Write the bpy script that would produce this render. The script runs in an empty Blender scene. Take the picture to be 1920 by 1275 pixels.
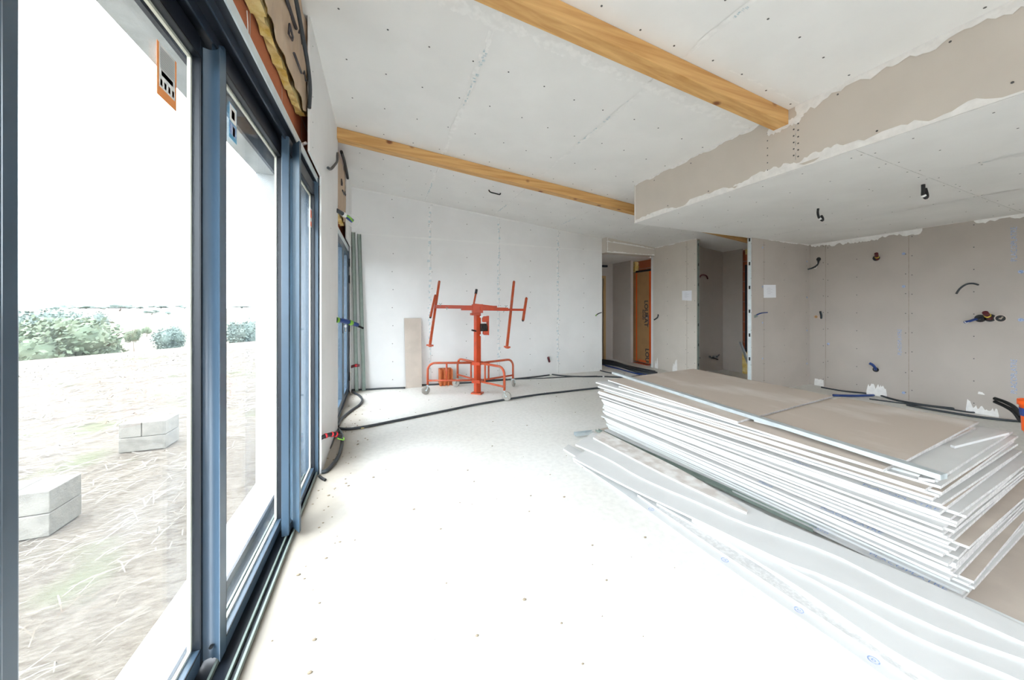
import bpy, math, random
from mathutils import Vector, Matrix
random.seed(7)
S = bpy.context.scene
C = S.collection
R = math.radians

# ------------------------------------------------------------------ camera, world, exposure
CAM_H = 1.27
YAW = R(20.95)
FPX = 640.0          # focal length in pixels of a 1920 wide frame (12 mm lens)
HOR = 578.0
cd = bpy.data.cameras.new('camera')
cd.sensor_width = 36.0
cd.lens = 12.0
cd.shift_y = -(1275/2 - HOR)/1920
cd.clip_start = 0.02
cd.clip_end = 5000
cam = bpy.data.objects.new('camera', cd)
cam.location = (0, 0, CAM_H)
cam.rotation_euler = (R(90), 0, -YAW)
C.objects.link(cam)
S.camera = cam

w = bpy.data.worlds.new('sky')
S.world = w
w.use_nodes = True
wn = w.node_tree.nodes
bg = wn['Background']
bg.inputs[0].default_value = (0.86, 0.93, 1.0, 1)
bg.inputs[1].default_value = 5.0

S.view_settings.view_transform = 'Standard'
S.view_settings.look = 'None'
S.view_settings.gamma = 1.0
S.view_settings.use_curve_mapping = False
S.view_settings.exposure = 1.25
S.cycles.max_bounces = 14
S.cycles.diffuse_bounces = 9
S.cycles.glossy_bounces = 4
S.cycles.transparent_max_bounces = 24
S.cycles.sample_clamp_indirect = 8.0

sd = bpy.data.lights.new('sun', 'SUN')
sd.energy = 0.6
sd.angle = R(30)
sd.color = (1.0, 0.97, 0.92)
sun = bpy.data.objects.new('sun', sd)
sun.rotation_euler = (R(42), 0, R(-65))
C.objects.link(sun)

# ------------------------------------------------------------------ helpers
FW = (math.sin(YAW), math.cos(YAW)); RT = (math.cos(YAW), -math.sin(YAW))
def ray(px, py):
    r = (px-960)/FPX
    return Vector((FW[0]+r*RT[0], FW[1]+r*RT[1], (HOR-py)/FPX))
def az(px, py, z=0.0):
    v = ray(px, py); t = (z-CAM_H)/v.z
    return Vector((v.x*t, v.y*t, z))
def ay(px, py, y):
    v = ray(px, py); t = y/v.y
    return Vector((v.x*t, y, CAM_H+v.z*t))
def ax(px, py, x):
    v = ray(px, py); t = x/v.x
    return Vector((x, v.y*t, CAM_H+v.z*t))
CZ0, CZS = 3.110, -0.1017
def cz(x): return CZ0+CZS*x

class MB:
    def __init__(s): s.v = []; s.f = []; s.m = []; s.sm = []
    def face(s, idx, m=0, smooth=False): s.f.append(idx); s.m.append(m); s.sm.append(smooth)
    def add(s, vs):
        n = len(s.v); s.v += [tuple(v) for v in vs]; return n
    def box(s, a, b, m=0):
        x0, y0, z0 = a; x1, y1, z1 = b
        n = s.add([(x0,y0,z0),(x1,y0,z0),(x1,y1,z0),(x0,y1,z0),(x0,y0,z1),(x1,y0,z1),(x1,y1,z1),(x0,y1,z1)])
        for q in ((0,3,2,1),(4,5,6,7),(0,1,5,4),(1,2,6,5),(2,3,7,6),(3,0,4,7)): s.face([n+i for i in q], m)
        return s
    def prism(s, poly, h, m=0, mside=None):
        # poly: list of 3D points, h: vector
        h = Vector(h); k = len(poly)
        n = s.add(poly); n2 = s.add([Vector(p)+h for p in poly])
        s.face([n+i for i in range(k)][::-1], m); s.face([n2+i for i in range(k)], m)
        for i in range(k):
            j = (i+1) % k
            s.face([n+i, n+j, n2+j, n2+i], m if mside is None else mside)
        return s
    def bar(s, a, b, wdt, hgt, m=0, up=(0,0,1)):
        a = Vector(a); b = Vector(b); d = (b-a).normalized(); up = Vector(up)
        x = d.cross(up)
        if x.length < 1e-4: x = d.cross(Vector((1,0,0)))
        x.normalize(); u = x.cross(d).normalized()
        p = [a-x*wdt/2-u*hgt/2, a+x*wdt/2-u*hgt/2, a+x*wdt/2+u*hgt/2, a-x*wdt/2+u*hgt/2]
        return s.prism(p, b-a, m)
    def tube(s, path, r, n=8, m=0, cap=True):
        P = [Vector(p) for p in path]; rr = r if isinstance(r, (list, tuple)) else [r]*len(P)
        t0 = (P[1]-P[0]).normalized()
        nx = t0.cross(Vector((0,0,1)))
        if nx.length < 0.05: nx = t0.cross(Vector((1,0,0)))
        nx.normalize(); rings = []
        for i, p in enumerate(P):
            t = (P[min(i+1, len(P)-1)]-P[max(i-1, 0)]).normalized()
            nx = (nx-t*nx.dot(t)).normalized(); ny = t.cross(nx)
            rings.append(s.add([p+(nx*math.cos(a)+ny*math.sin(a))*rr[i] for a in [2*math.pi*k/n for k in range(n)]]))
        for i in range(len(P)-1):
            for k in range(n):
                k2 = (k+1) % n
                s.face([rings[i]+k, rings[i]+k2, rings[i+1]+k2, rings[i+1]+k], m, True)
        if cap:
            s.face([rings[0]+k for k in range(n)][::-1], m); s.face([rings[-1]+k for k in range(n)], m)
        return s
    def disc(s, c, nrm, r, m=0, n=10, h=0.0012):
        nrm = Vector(nrm).normalized(); a = nrm.orthogonal().normalized(); b = nrm.cross(a); c = Vector(c)
        return s.prism([c+(a*math.cos(2*math.pi*k/n)+b*math.sin(2*math.pi*k/n))*r for k in range(n)], nrm*h, m)
    def ring(s, c, nrm, r0, r1, m=0, n=20, h=0.0006):
        nrm = Vector(nrm).normalized(); a = nrm.orthogonal().normalized(); b = nrm.cross(a); c = Vector(c)+nrm*h
        i0 = s.add([c+(a*math.cos(2*math.pi*k/n)+b*math.sin(2*math.pi*k/n))*r0 for k in range(n)])
        i1 = s.add([c+(a*math.cos(2*math.pi*k/n)+b*math.sin(2*math.pi*k/n))*r1 for k in range(n)])
        for k in range(n):
            k2 = (k+1) % n; s.face([i0+k, i0+k2, i1+k2, i1+k], m)
        return s
    def ball(s, c, r, m=0, nu=8, nv=6, sc=(1,1,1)):
        c = Vector(c); rows = []
        for j in range(1, nv):
            th = math.pi*j/nv
            rows.append(s.add([c+Vector((r*sc[0]*math.sin(th)*math.cos(2*math.pi*i/nu), r*sc[1]*math.sin(th)*math.sin(2*math.pi*i/nu), r*sc[2]*math.cos(th))) for i in range(nu)]))
        t = s.add([c+Vector((0,0,r*sc[2]))]); b = s.add([c-Vector((0,0,r*sc[2]))])
        for i in range(nu):
            i2 = (i+1) % nu
            s.face([t, rows[0]+i, rows[0]+i2], m, True); s.face([b, rows[-1]+i2, rows[-1]+i], m, True)
            for j in range(nv-2): s.face([rows[j]+i, rows[j+1]+i, rows[j+1]+i2, rows[j]+i2], m, True)
        return s
    def text(s, body, size, origin, xdir, ydir, m=0, lift=0.0008, bold=0.0):
        cu = bpy.data.curves.new('t', 'FONT'); cu.body = body; cu.size = size; cu.offset = bold
        cu.resolution_u = 3
        ob = bpy.data.objects.new('t', cu); C.objects.link(ob)
        dg = bpy.context.evaluated_depsgraph_get(); me = ob.evaluated_get(dg).to_mesh()
        X = Vector(xdir).normalized(); Y = Vector(ydir).normalized(); N = X.cross(Y); o = Vector(origin)+N*lift
        n = s.add([o+X*v.co.x+Y*v.co.y for v in me.vertices])
        for p in me.polygons: s.face([n+i for i in p.vertices], m)
        ob.evaluated_get(dg).to_mesh_clear(); bpy.data.objects.remove(ob); bpy.data.curves.remove(cu)
        return s
    def build(s, name, mats, parent=None, bevel=0.0, **props):
        me = bpy.data.meshes.new(name); me.from_pydata(s.v, [], s.f)
        for mt in (mats if isinstance(mats, (list, tuple)) else [mats]): me.materials.append(mt)
        me.polygons.foreach_set('material_index', s.m); me.polygons.foreach_set('use_smooth', s.sm)
        me.update()
        o = bpy.data.objects.new(name, me); C.objects.link(o)
        if parent is not None:
            o.parent = parent
            o.matrix_parent_inverse = Matrix.Translation(parent.location).inverted()
        if bevel:
            bm = o.modifiers.new('bevel', 'BEVEL'); bm.width = bevel; bm.segments = 2; bm.limit_method = 'ANGLE'
        for k, v in props.items(): o[k] = v
        return o
def tag(o, label=None, cat=None, group=None, kind=None):
    if label: o['label'] = label
    if cat: o['category'] = cat
    if group: o['group'] = group
    if kind: o['kind'] = kind
    return o
def empty(name, loc, label=None, cat=None, group=None, kind=None):
    o = bpy.data.objects.new(name, None); o.location = loc; o.empty_display_size = 0.1; C.objects.link(o)
    return tag(o, label, cat, group, kind)
def smooth_path(pts, n=6):
    P = [Vector(p) for p in pts]; out = []
    for i in range(len(P)-1):
        p0 = P[max(i-1,0)]; p1 = P[i]; p2 = P[i+1]; p3 = P[min(i+2, len(P)-1)]
        for k in range(n):
            t = k/n
            out.append(0.5*((2*p1)+(p2-p0)*t+(2*p0-5*p1+4*p2-p3)*t*t+(3*p1-p0-3*p2+p3)*t*t*t))
    out.append(P[-1]); return out

# ------------------------------------------------------------------ materials
def mat(name, col, rough=0.6, metal=0.0, var=0.0, vscale=6.0, bump=0.0, bscale=60.0, col2=None, fac=(0.4,0.6), stretch=None, spec=0.5, detail=6.0):
    m = bpy.data.materials.new(name); m.use_nodes = True; nt = m.node_tree; N = nt.nodes; L = nt.links
    b = N['Principled BSDF']; b.inputs['Base Color'].default_value = (*col, 1); b.inputs['Roughness'].default_value = rough
    b.inputs['Metallic'].default_value = metal; b.inputs['Specular IOR Level'].default_value = spec
    tc = N.new('ShaderNodeTexCoord'); src = tc.outputs['Object']
    if stretch:
        mp = N.new('ShaderNodeMapping'); mp.inputs['Scale'].default_value = stretch; L.new(src, mp.inputs[0]); src = mp.outputs[0]
    if var or col2:
        nz = N.new('ShaderNodeTexNoise'); nz.inputs['Scale'].default_value = vscale; nz.inputs['Detail'].default_value = detail
        L.new(src, nz.inputs['Vector'])
        cr = N.new('ShaderNodeValToRGB'); cr.color_ramp.elements[0].position = fac[0]; cr.color_ramp.elements[1].position = fac[1]
        c2 = col2 if col2 else tuple(min(1, c*(1+var)) for c in col); c1 = col if col2 else tuple(c*(1-var) for c in col)
        cr.color_ramp.elements[0].color = (*c1, 1); cr.color_ramp.elements[1].color = (*c2, 1)
        L.new(nz.outputs['Fac'], cr.inputs[0]); L.new(cr.outputs[0], b.inputs['Base Color'])
    if bump:
        nb = N.new('ShaderNodeTexNoise'); nb.inputs['Scale'].default_value = bscale; nb.inputs['Detail'].default_value = 5
        L.new(src, nb.inputs['Vector'])
        bp = N.new('ShaderNodeBump'); bp.inputs['Strength'].default_value = bump; bp.inputs['Distance'].default_value = 0.01
        L.new(nb.outputs['Fac'], bp.inputs['Height']); L.new(bp.outputs[0], b.inputs['Normal'])
    return m
M = {}
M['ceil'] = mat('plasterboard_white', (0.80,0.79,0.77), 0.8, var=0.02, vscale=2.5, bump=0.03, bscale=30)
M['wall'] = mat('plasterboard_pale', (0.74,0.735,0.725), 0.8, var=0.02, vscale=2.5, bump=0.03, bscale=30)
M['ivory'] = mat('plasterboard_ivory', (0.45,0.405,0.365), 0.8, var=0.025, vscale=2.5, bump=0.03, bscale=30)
M['ivory_lit'] = mat('plasterboard_lit_ivory', (0.60,0.55,0.49), 0.8, var=0.025, vscale=2.5, bump=0.03, bscale=30)  # same boards as ivory, stronger window light put into the colour
M['joint'] = mat('joint_compound', (0.82,0.81,0.79), 0.8, var=0.04, vscale=20, bump=0.1, bscale=50)
M['joint_grey'] = mat('joint_line', (0.52,0.51,0.49), 0.9, var=0.25, vscale=25)
M['screw'] = mat('screw_head', (0.10,0.10,0.10), 0.6)
M['blueink'] = mat('pale_blue_ink', (0.44,0.56,0.60), 0.8, col2=(0.68,0.70,0.70), vscale=60, fac=(0.42,0.6))
M['bluetext'] = mat('blue_print', (0.20,0.30,0.55), 0.8, col2=(0.55,0.60,0.70), vscale=90, fac=(0.4,0.7))
M['edgew'] = mat('sheet_paper_white', (0.59,0.59,0.58), 0.75, var=0.02, vscale=5)
M['kraft'] = mat('sheet_back_paper', (0.50,0.435,0.375), 0.85, var=0.06, vscale=4, bump=0.05, bscale=80)
M['kraftdust'] = mat('dusty_sheet_back', (0.47,0.40,0.34), 0.85, col2=(0.66,0.62,0.58), vscale=2.2, fac=(0.50,0.82), detail=9, stretch=(1.6,0.8,1))
M['strip_core'] = mat('pale_gypsum_core', (0.56,0.55,0.54), 0.95, var=0.08, vscale=60, bump=0.3, bscale=150)
M['pale_dust'] = mat('plaster_dusted_paper', (0.52,0.47,0.43), 0.85, col2=(0.68,0.66,0.63), vscale=9, fac=(0.42,0.6), detail=9)
M['gyps'] = mat('gypsum_core', (0.46,0.44,0.425), 0.95, var=0.12, vscale=60, bump=0.3, bscale=150)
M['galv'] = mat('galvanised_steel', (0.62,0.68,0.70), 0.38, 0.55, var=0.05, vscale=15)
M['galvg'] = mat('green_grey_steel', (0.25,0.30,0.265), 0.45, 0.4, var=0.05, vscale=15)
M['blue'] = mat('blue_grey_aluminium', (0.052,0.088,0.130), 0.33, 0.0, var=0.06, vscale=3, spec=0.6)
M['dark'] = mat('black_aluminium', (0.012,0.016,0.024), 0.4)
M['rubber'] = mat('black_rubber', (0.012,0.013,0.014), 0.55)
M['cable'] = mat('dark_conduit', (0.035,0.042,0.048), 0.5)
M['bluecable'] = mat('blue_conduit', (0.015,0.045,0.20), 0.45)
M['green'] = mat('green_tape', (0.20,0.45,0.05), 0.5)
M['redtape'] = mat('red_tape', (0.55,0.02,0.03), 0.5)
M['yellow'] = mat('yellow_wire', (0.65,0.50,0.06), 0.5)
M['white'] = mat('white_plastic', (0.80,0.80,0.78), 0.4)
M['spacer'] = mat('cream_spacer', (0.62,0.60,0.50), 0.5)
M['wool'] = mat('yellow_glass_wool', (0.62,0.42,0.10), 0.95, col2=(0.80,0.66,0.30), vscale=14, fac=(0.35,0.62), bump=0.9, bscale=45)
M['kraftwrap'] = mat('kraft_facing', (0.48,0.36,0.25), 0.7, var=0.06, vscale=8, bump=0.35, bscale=9, stretch=(1,2,0.7))
M['print'] = mat('black_print', (0.05,0.045,0.05), 0.7)
M['orange'] = mat('orange_paint', (0.42,0.040,0.004), 0.42, var=0.10, vscale=8)
M['orangeworn'] = mat('worn_orange_paint', (0.44,0.062,0.014), 0.5, col2=(0.36,0.11,0.06), vscale=18, fac=(0.45,0.75))
M['redorange'] = mat('vivid_orange_plastic', (0.85,0.10,0.005), 0.4)
M['tire'] = mat('grey_wheel', (0.30,0.28,0.25), 0.7, var=0.1, vscale=30)
M['chrome'] = mat('chrome', (0.75,0.75,0.75), 0.2, 1.0)
M['card'] = mat('cardboard', (0.42,0.245,0.11), 0.8, var=0.05, vscale=5)
M['dirt'] = mat('debris', (0.30,0.24,0.17), 0.9)
M['woodjoin'] = mat('door_frame_wood', (0.42,0.27,0.12), 0.6)
M['paper'] = mat('white_paper', (0.78,0.79,0.82), 0.7)
M['pencil'] = mat('grey_pencil', (0.45,0.45,0.47), 0.7)
M['concrete'] = mat('outdoor_concrete', (0.50,0.51,0.50), 0.9, var=0.10, vscale=9, bump=0.3, bscale=30)
M['sill'] = mat('pale_concrete_sill', (0.60,0.60,0.58), 0.9, var=0.05, vscale=8, bump=0.1)
M['pipe_red'] = mat('dark_red_conduit', (0.10,0.015,0.02), 0.5)

def wood():
    m = bpy.data.materials.new('spruce_beam'); m.use_nodes = True; nt = m.node_tree; N = nt.nodes; L = nt.links
    b = N['Principled BSDF']; b.inputs['Roughness'].default_value = 0.55
    tc = N.new('ShaderNodeTexCoord'); mp = N.new('ShaderNodeMapping'); mp.inputs['Scale'].default_value = (0.7, 14, 14)
    L.new(tc.outputs['Object'], mp.inputs[0])
    nz = N.new('ShaderNodeTexNoise'); nz.inputs['Scale'].default_value = 2.2; nz.inputs['Detail'].default_value = 8; nz.inputs['Distortion'].default_value = 0.4
    L.new(mp.outputs[0], nz.inputs['Vector'])
    cr = N.new('ShaderNodeValToRGB'); e = cr.color_ramp.elements
    e[0].position = 0.3; e[0].color = (0.50,0.25,0.07,1); e[1].position = 0.72; e[1].color = (0.72,0.44,0.17,1)
    L.new(nz.outputs['Fac'], cr.inputs[0])
    mp2 = N.new('ShaderNodeMapping'); mp2.inputs['Scale'].default_value = (4.0, 5.5, 5.5); L.new(tc.outputs['Object'], mp2.inputs[0])
    vo = N.new('ShaderNodeTexVoronoi'); vo.inputs['Scale'].default_value = 1.0; L.new(mp2.outputs[0], vo.inputs['Vector'])
    kr = N.new('ShaderNodeValToRGB'); kr.color_ramp.elements[0].position = 0.08; kr.color_ramp.elements[0].color = (1,1,1,1)
    kr.color_ramp.elements[1].position = 0.17; kr.color_ramp.elements[1].color = (0,0,0,1)
    L.new(vo.outputs['Distance'], kr.inputs[0])
    mx = N.new('ShaderNodeMixRGB'); mx.inputs[2].default_value = (0.20,0.065,0.02,1)
    L.new(kr.outputs[0], mx.inputs[0]); L.new(cr.outputs[0], mx.inputs[1]); L.new(mx.outputs[0], b.inputs['Base Color'])
    return m
M['wood'] = wood()

def floor_mat():
    m = bpy.data.materials.new('screed_floor'); m.use_nodes = True; nt = m.node_tree; N = nt.nodes; L = nt.links
    b = N['Principled BSDF']; b.inputs['Roughness'].default_value = 0.62; b.inputs['Specular IOR Level'].default_value = 0.35
    tc = N.new('ShaderNodeTexCoord')
    n1 = N.new('ShaderNodeTexNoise'); n1.inputs['Scale'].default_value = 0.9; n1.inputs['Detail'].default_value = 8; L.new(tc.outputs['Object'], n1.inputs['Vector'])
    c1 = N.new('ShaderNodeValToRGB'); e = c1.color_ramp.elements
    e[0].position = 0.35; e[0].color = (0.70,0.685,0.64,1); e[1].position = 0.62; e[1].color = (0.76,0.75,0.72,1)
    L.new(n1.outputs['Fac'], c1.inputs[0])
    n2 = N.new('ShaderNodeTexNoise'); n2.inputs['Scale'].default_value = 26; n2.inputs['Detail'].default_value = 6; L.new(tc.outputs['Object'], n2.inputs['Vector'])
    c2 = N.new('ShaderNodeValToRGB'); c2.color_ramp.elements[0].position = 0.3; c2.color_ramp.elements[0].color = (0.90,0.90,0.90,1); c2.color_ramp.elements[1].position = 0.6
    L.new(n2.outputs['Fac'], c2.inputs[0])
    mx = N.new('ShaderNodeMixRGB'); mx.blend_type = 'MULTIPLY'; mx.inputs[0].default_value = 1
    L.new(c1.outputs[0], mx.inputs[1]); L.new(c2.outputs[0], mx.inputs[2])
    v = N.new('ShaderNodeTexVoronoi'); v.inputs['Scale'].default_value = 7; v.inputs['Randomness'].default_value = 1; L.new(tc.outputs['Object'], v.inputs['Vector'])
    c3 = N.new('ShaderNodeValToRGB'); c3.color_ramp.elements[0].position = 0.012; c3.color_ramp.elements[0].color = (1,1,1,1); c3.color_ramp.elements[1].position = 0.022; c3.color_ramp.elements[1].color = (0,0,0,1)
    L.new(v.outputs['Distance'], c3.inputs[0])
    m2 = N.new('ShaderNodeMixRGB'); m2.inputs[2].default_value = (0.25,0.23,0.20,1)
    L.new(c3.outputs[0], m2.inputs[0]); L.new(mx.outputs[0], m2.inputs[1])
    # brown site dust plus shade along the window side, both mixed into the colour
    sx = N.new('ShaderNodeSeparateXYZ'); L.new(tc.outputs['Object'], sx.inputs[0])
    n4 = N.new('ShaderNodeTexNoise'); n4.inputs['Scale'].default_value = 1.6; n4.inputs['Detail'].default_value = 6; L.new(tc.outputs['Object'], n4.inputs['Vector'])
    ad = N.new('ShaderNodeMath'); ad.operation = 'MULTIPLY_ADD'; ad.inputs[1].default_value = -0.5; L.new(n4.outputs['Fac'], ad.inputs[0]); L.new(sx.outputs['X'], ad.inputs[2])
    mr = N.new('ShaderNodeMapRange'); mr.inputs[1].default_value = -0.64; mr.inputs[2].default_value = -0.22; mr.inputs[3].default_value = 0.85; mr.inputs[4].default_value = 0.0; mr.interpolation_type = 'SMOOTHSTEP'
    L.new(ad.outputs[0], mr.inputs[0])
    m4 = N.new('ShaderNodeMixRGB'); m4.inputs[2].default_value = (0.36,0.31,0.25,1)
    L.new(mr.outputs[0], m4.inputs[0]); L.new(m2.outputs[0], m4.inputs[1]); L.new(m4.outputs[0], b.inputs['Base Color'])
    bp = N.new('ShaderNodeBump'); bp.inputs['Strength'].default_value = 0.25; bp.inputs['Distance'].default_value = 0.004
    L.new(n2.outputs['Fac'], bp.inputs['Height']); L.new(bp.outputs[0], b.inputs['Normal'])
    return m
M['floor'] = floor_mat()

def brick_mat(name, scale, rot=False):
    m = bpy.data.materials.new(name); m.use_nodes = True; nt = m.node_tree; N = nt.nodes; L = nt.links
    b = N['Principled BSDF']; b.inputs['Roughness'].default_value = 0.85
    tc = N.new('ShaderNodeTexCoord'); sp = N.new('ShaderNodeSeparateXYZ'); cb = N.new('ShaderNodeCombineXYZ')
    L.new(tc.outputs['Object'], sp.inputs[0]); L.new(sp.outputs['X' if rot else 'Y'], cb.inputs[0]); L.new(sp.outputs['Z'], cb.inputs[1])
    br = N.new('ShaderNodeTexBrick'); br.inputs['Scale'].default_value = 1.0
    br.inputs['Brick Width'].default_value = 0.5; br.inputs['Row Height'].default_value = 0.2; br.inputs['Mortar Size'].default_value = 0.006
    br.inputs['Color1'].default_value = (0.50,0.155,0.065,1); br.inputs['Color2'].default_value = (0.44,0.13,0.055,1); br.inputs['Mortar'].default_value = (0.42,0.30,0.24,1)
    L.new(cb.outputs[0], br.inputs['Vector']); L.new(br.outputs['Color'], b.inputs['Base Color'])
    wv = N.new('ShaderNodeTexWave'); wv.wave_type = 'BANDS'; wv.bands_direction = 'Z'; wv.inputs['Scale'].default_value = 26
    L.new(tc.outputs['Object'], wv.inputs['Vector'])
    bp = N.new('ShaderNodeBump'); bp.inputs['Strength'].default_value = 0.5; bp.inputs['Distance'].default_value = 0.004
    L.new(wv.outputs['Fac'], bp.inputs['Height']); L.new(bp.outputs[0], b.inputs['Normal'])
    return m
M['brick'] = brick_mat('terracotta_brick', 1)
M['brickx'] = brick_mat('terracotta_brick_hall', 1, True)

def glass_mat():
    m = bpy.data.materials.new('dusty_glass'); m.use_nodes = True; nt = m.node_tree; N = nt.nodes; L = nt.links
    N.remove(N['Principled BSDF']); out = N['Material Output']
    tr = N.new('ShaderNodeBsdfTransparent'); tr.inputs[0].default_value = (0.97,0.985,0.985,1)
    gl = N.new('ShaderNodeBsdfGlossy'); gl.inputs['Roughness'].default_value = 0.0
    lw = N.new('ShaderNodeLayerWeight'); lw.inputs[0].default_value = 0.5
    pw_ = N.new('ShaderNodeMath'); pw_.operation = 'POWER'; pw_.inputs[1].default_value = 5.0; L.new(lw.outputs['Facing'], pw_.inputs[0])
    fr = N.new('ShaderNodeMath'); fr.operation = 'MULTIPLY_ADD'; fr.inputs[1].default_value = 0.38; fr.inputs[2].default_value = 0.03; L.new(pw_.outputs[0], fr.inputs[0])
    mx = N.new('ShaderNodeMixShader'); L.new(fr.outputs[0], mx.inputs[0]); L.new(tr.outputs[0], mx.inputs[1]); L.new(gl.outputs[0], mx.inputs[2])
    tl = N.new('ShaderNodeBsdfTranslucent'); tl.inputs[0].default_value = (0.85,0.93,1.0,1)
    tc = N.new('ShaderNodeTexCoord'); nz = N.new('ShaderNodeTexNoise'); nz.inputs['Scale'].default_value = 3.5; nz.inputs['Detail'].default_value = 8
    nz.inputs['Distortion'].default_value = 1.0
    L.new(tc.outputs['Object'], nz.inputs['Vector'])
    cr = N.new('ShaderNodeMapRange'); cr.inputs[1].default_value = 0.35; cr.inputs[2].default_value = 0.75; cr.inputs[3].default_value = 0.003; cr.inputs[4].default_value = 0.016
    L.new(nz.outputs['Fac'], cr.inputs[0])
    m2 = N.new('ShaderNodeMixShader'); L.new(cr.outputs[0], m2.inputs[0]); L.new(mx.outputs[0], m2.inputs[1]); L.new(tl.outputs[0], m2.inputs[2])
    L.new(m2.outputs[0], out.inputs[0]); return m
M['glass'] = glass_mat()

def ground_mat():
    m = bpy.data.materials.new('stubble_field'); m.use_nodes = True; nt = m.node_tree; N = nt.nodes; L = nt.links
    b = N['Principled BSDF']; b.inputs['Roughness'].default_value = 0.95; b.inputs['Specular IOR Level'].default_value = 0.1
    tc = N.new('ShaderNodeTexCoord')
    def noise(sc, det, mp=None):
        n = N.new('ShaderNodeTexNoise'); n.inputs['Scale'].default_value = sc; n.inputs['Detail'].default_value = det
        if mp:
            q = N.new('ShaderNodeMapping'); q.inputs['Scale'].default_value = mp; q.inputs['Rotation'].default_value = (0,0,0.74); L.new(tc.outputs['Object'], q.inputs[0]); L.new(q.outputs[0], n.inputs['Vector'])
        else: L.new(tc.outputs['Object'], n.inputs['Vector'])
        return n
    n1 = noise(14, 9, (1,3,1)); c1 = N.new('ShaderNodeValToRGB'); e = c1.color_ramp.elements
    e[0].position = 0.32; e[0].color = (0.087,0.070,0.055,1); e[1].position = 0.68; e[1].color = (0.161,0.140,0.117,1)
    L.new(n1.outputs['Fac'], c1.inputs[0])
    n2 = noise(0.9, 7); c2 = N.new('ShaderNodeValToRGB'); c2.color_ramp.elements[0].position = 0.56; c2.color_ramp.elements[1].position = 0.68
    L.new(n2.outputs['Fac'], c2.inputs[0])
    sp = N.new('ShaderNodeSeparateXYZ'); L.new(tc.outputs['Object'], sp.inputs[0])
    mx = N.new('ShaderNodeMixRGB'); mx.inputs[2].default_value = (0.090,0.095,0.056,1)
    mu = N.new('ShaderNodeMath'); mu.operation = 'MULTIPLY'; mu.inputs[1].default_value = 0.75
    L.new(c2.outputs[0], mu.inputs[0]); L.new(mu.outputs[0], mx.inputs[0]); L.new(c1.outputs[0], mx.inputs[1])
    # far fields in long patches, distance haze put in as paler colours
    n3 = noise(0.006, 2, (1,5,1)); c3 = N.new('ShaderNodeValToRGB'); e = c3.color_ramp.elements; c3.color_ramp.interpolation = 'EASE'
    e[0].position = 0.42; e[0].color = (0.123,0.121,0.088,1); e[1].position = 0.5; e[1].color = (0.149,0.129,0.104,1)
    q = c3.color_ramp.elements.new(0.58); q.color = (0.168,0.150,0.125,1)
    L.new(n3.outputs['Fac'], c3.inputs[0])
    le = N.new('ShaderNodeVectorMath'); le.operation = 'LENGTH'; L.new(tc.outputs['Object'], le.inputs[0])
    mr = N.new('ShaderNodeMapRange'); mr.inputs[1].default_value = 24; mr.inputs[2].default_value = 60; L.new(le.outputs['Value'], mr.inputs[0])
    m3 = N.new('ShaderNodeMixRGB'); L.new(mr.outputs[0], m3.inputs[0]); L.new(mx.outputs[0], m3.inputs[1]); L.new(c3.outputs[0], m3.inputs[2])
    L.new(m3.outputs[0], b.inputs['Base Color'])
    bp = N.new('ShaderNodeBump'); bp.inputs['Strength'].default_value = 0.8; bp.inputs['Distance'].default_value = 0.05
    L.new(n1.outputs['Fac'], bp.inputs['Height']); L.new(bp.outputs[0], b.inputs['Normal'])
    return m
M['ground'] = ground_mat()
M['straw'] = mat('dry_straw', (0.23,0.215,0.185), 0.9, col2=(0.085,0.058,0.036), vscale=2, fac=(0.4,0.7))
M['leaf'] = mat('dusty_green_leaves', (0.062,0.088,0.052), 0.8, col2=(0.115,0.138,0.085), vscale=0.5, fac=(0.35,0.65))
M['leafb'] = mat('blue_green_leaves', (0.080,0.112,0.098), 0.8, col2=(0.118,0.150,0.128), vscale=0.3, fac=(0.35,0.65))
M['bark'] = mat('bark', (0.12,0.09,0.07), 0.9)
M['block'] = mat('concrete_block', (0.185,0.172,0.150), 0.95, var=0.12, vscale=12, bump=0.6, bscale=60)

# ------------------------------------------------------------------ exterior terrain
NX, NY = -0.741, 0.671           # downhill direction from the house
def terrain(s, l):
    if s < 22: z = -0.62-0.10*max(0, s-6)/16
    elif s < 95: z = -0.72-0.10*min(s-22,4)-11.5*(1-math.cos(math.pi*(s-22)/73))/2+0.4*max(0,(s-60)/35)
    elif s < 520: z = -12.2+13.6*(1-math.cos(math.pi*(s-95)/425))/2
    else: z = 1.4-0.004*(s-520)
    far = max(0, min(1, (s-60)/200))
    z += far*1.6*math.sin(l*0.011+s*0.006)*math.sin(s*0.013+1) - far*0.8
    z += 0.02*math.sin(s*1.7+l*0.9)*(1 if s < 22 else 0)
    return z
def loc2(s, l): return (s*NX+l*NY, s*NY-l*NX)    # l along the crest (NY,-NX)
b = MB(); ss = [-14,-8,-4]+[i*1.0 for i in range(-2,30)]+[30+i*4 for i in range(1,30)]+[150+i*20 for i in range(1,34)]
ls = [-900,-600,-400,-250,-150,-90,-60]+[-40+i*3 for i in range(0,40)]+[80+i*12 for i in range(1,14)]+[240+i*40 for i in range(1,20)]+[1200]
for s_ in ss:
    b.add([(*loc2(s_, l_), terrain(s_, l_)) for l_ in ls])
k = len(ls)
for i in range(len(ss)-1):
    for j in range(k-1): b.face([i*k+j, (i+1)*k+j, (i+1)*k+j+1, i*k+j+1], 0, True)
b.build('ground', M['ground'], kind='structure')
def gh(x, y):
    return terrain(x*NX+y*NY, x*NY-y*NX)

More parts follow.
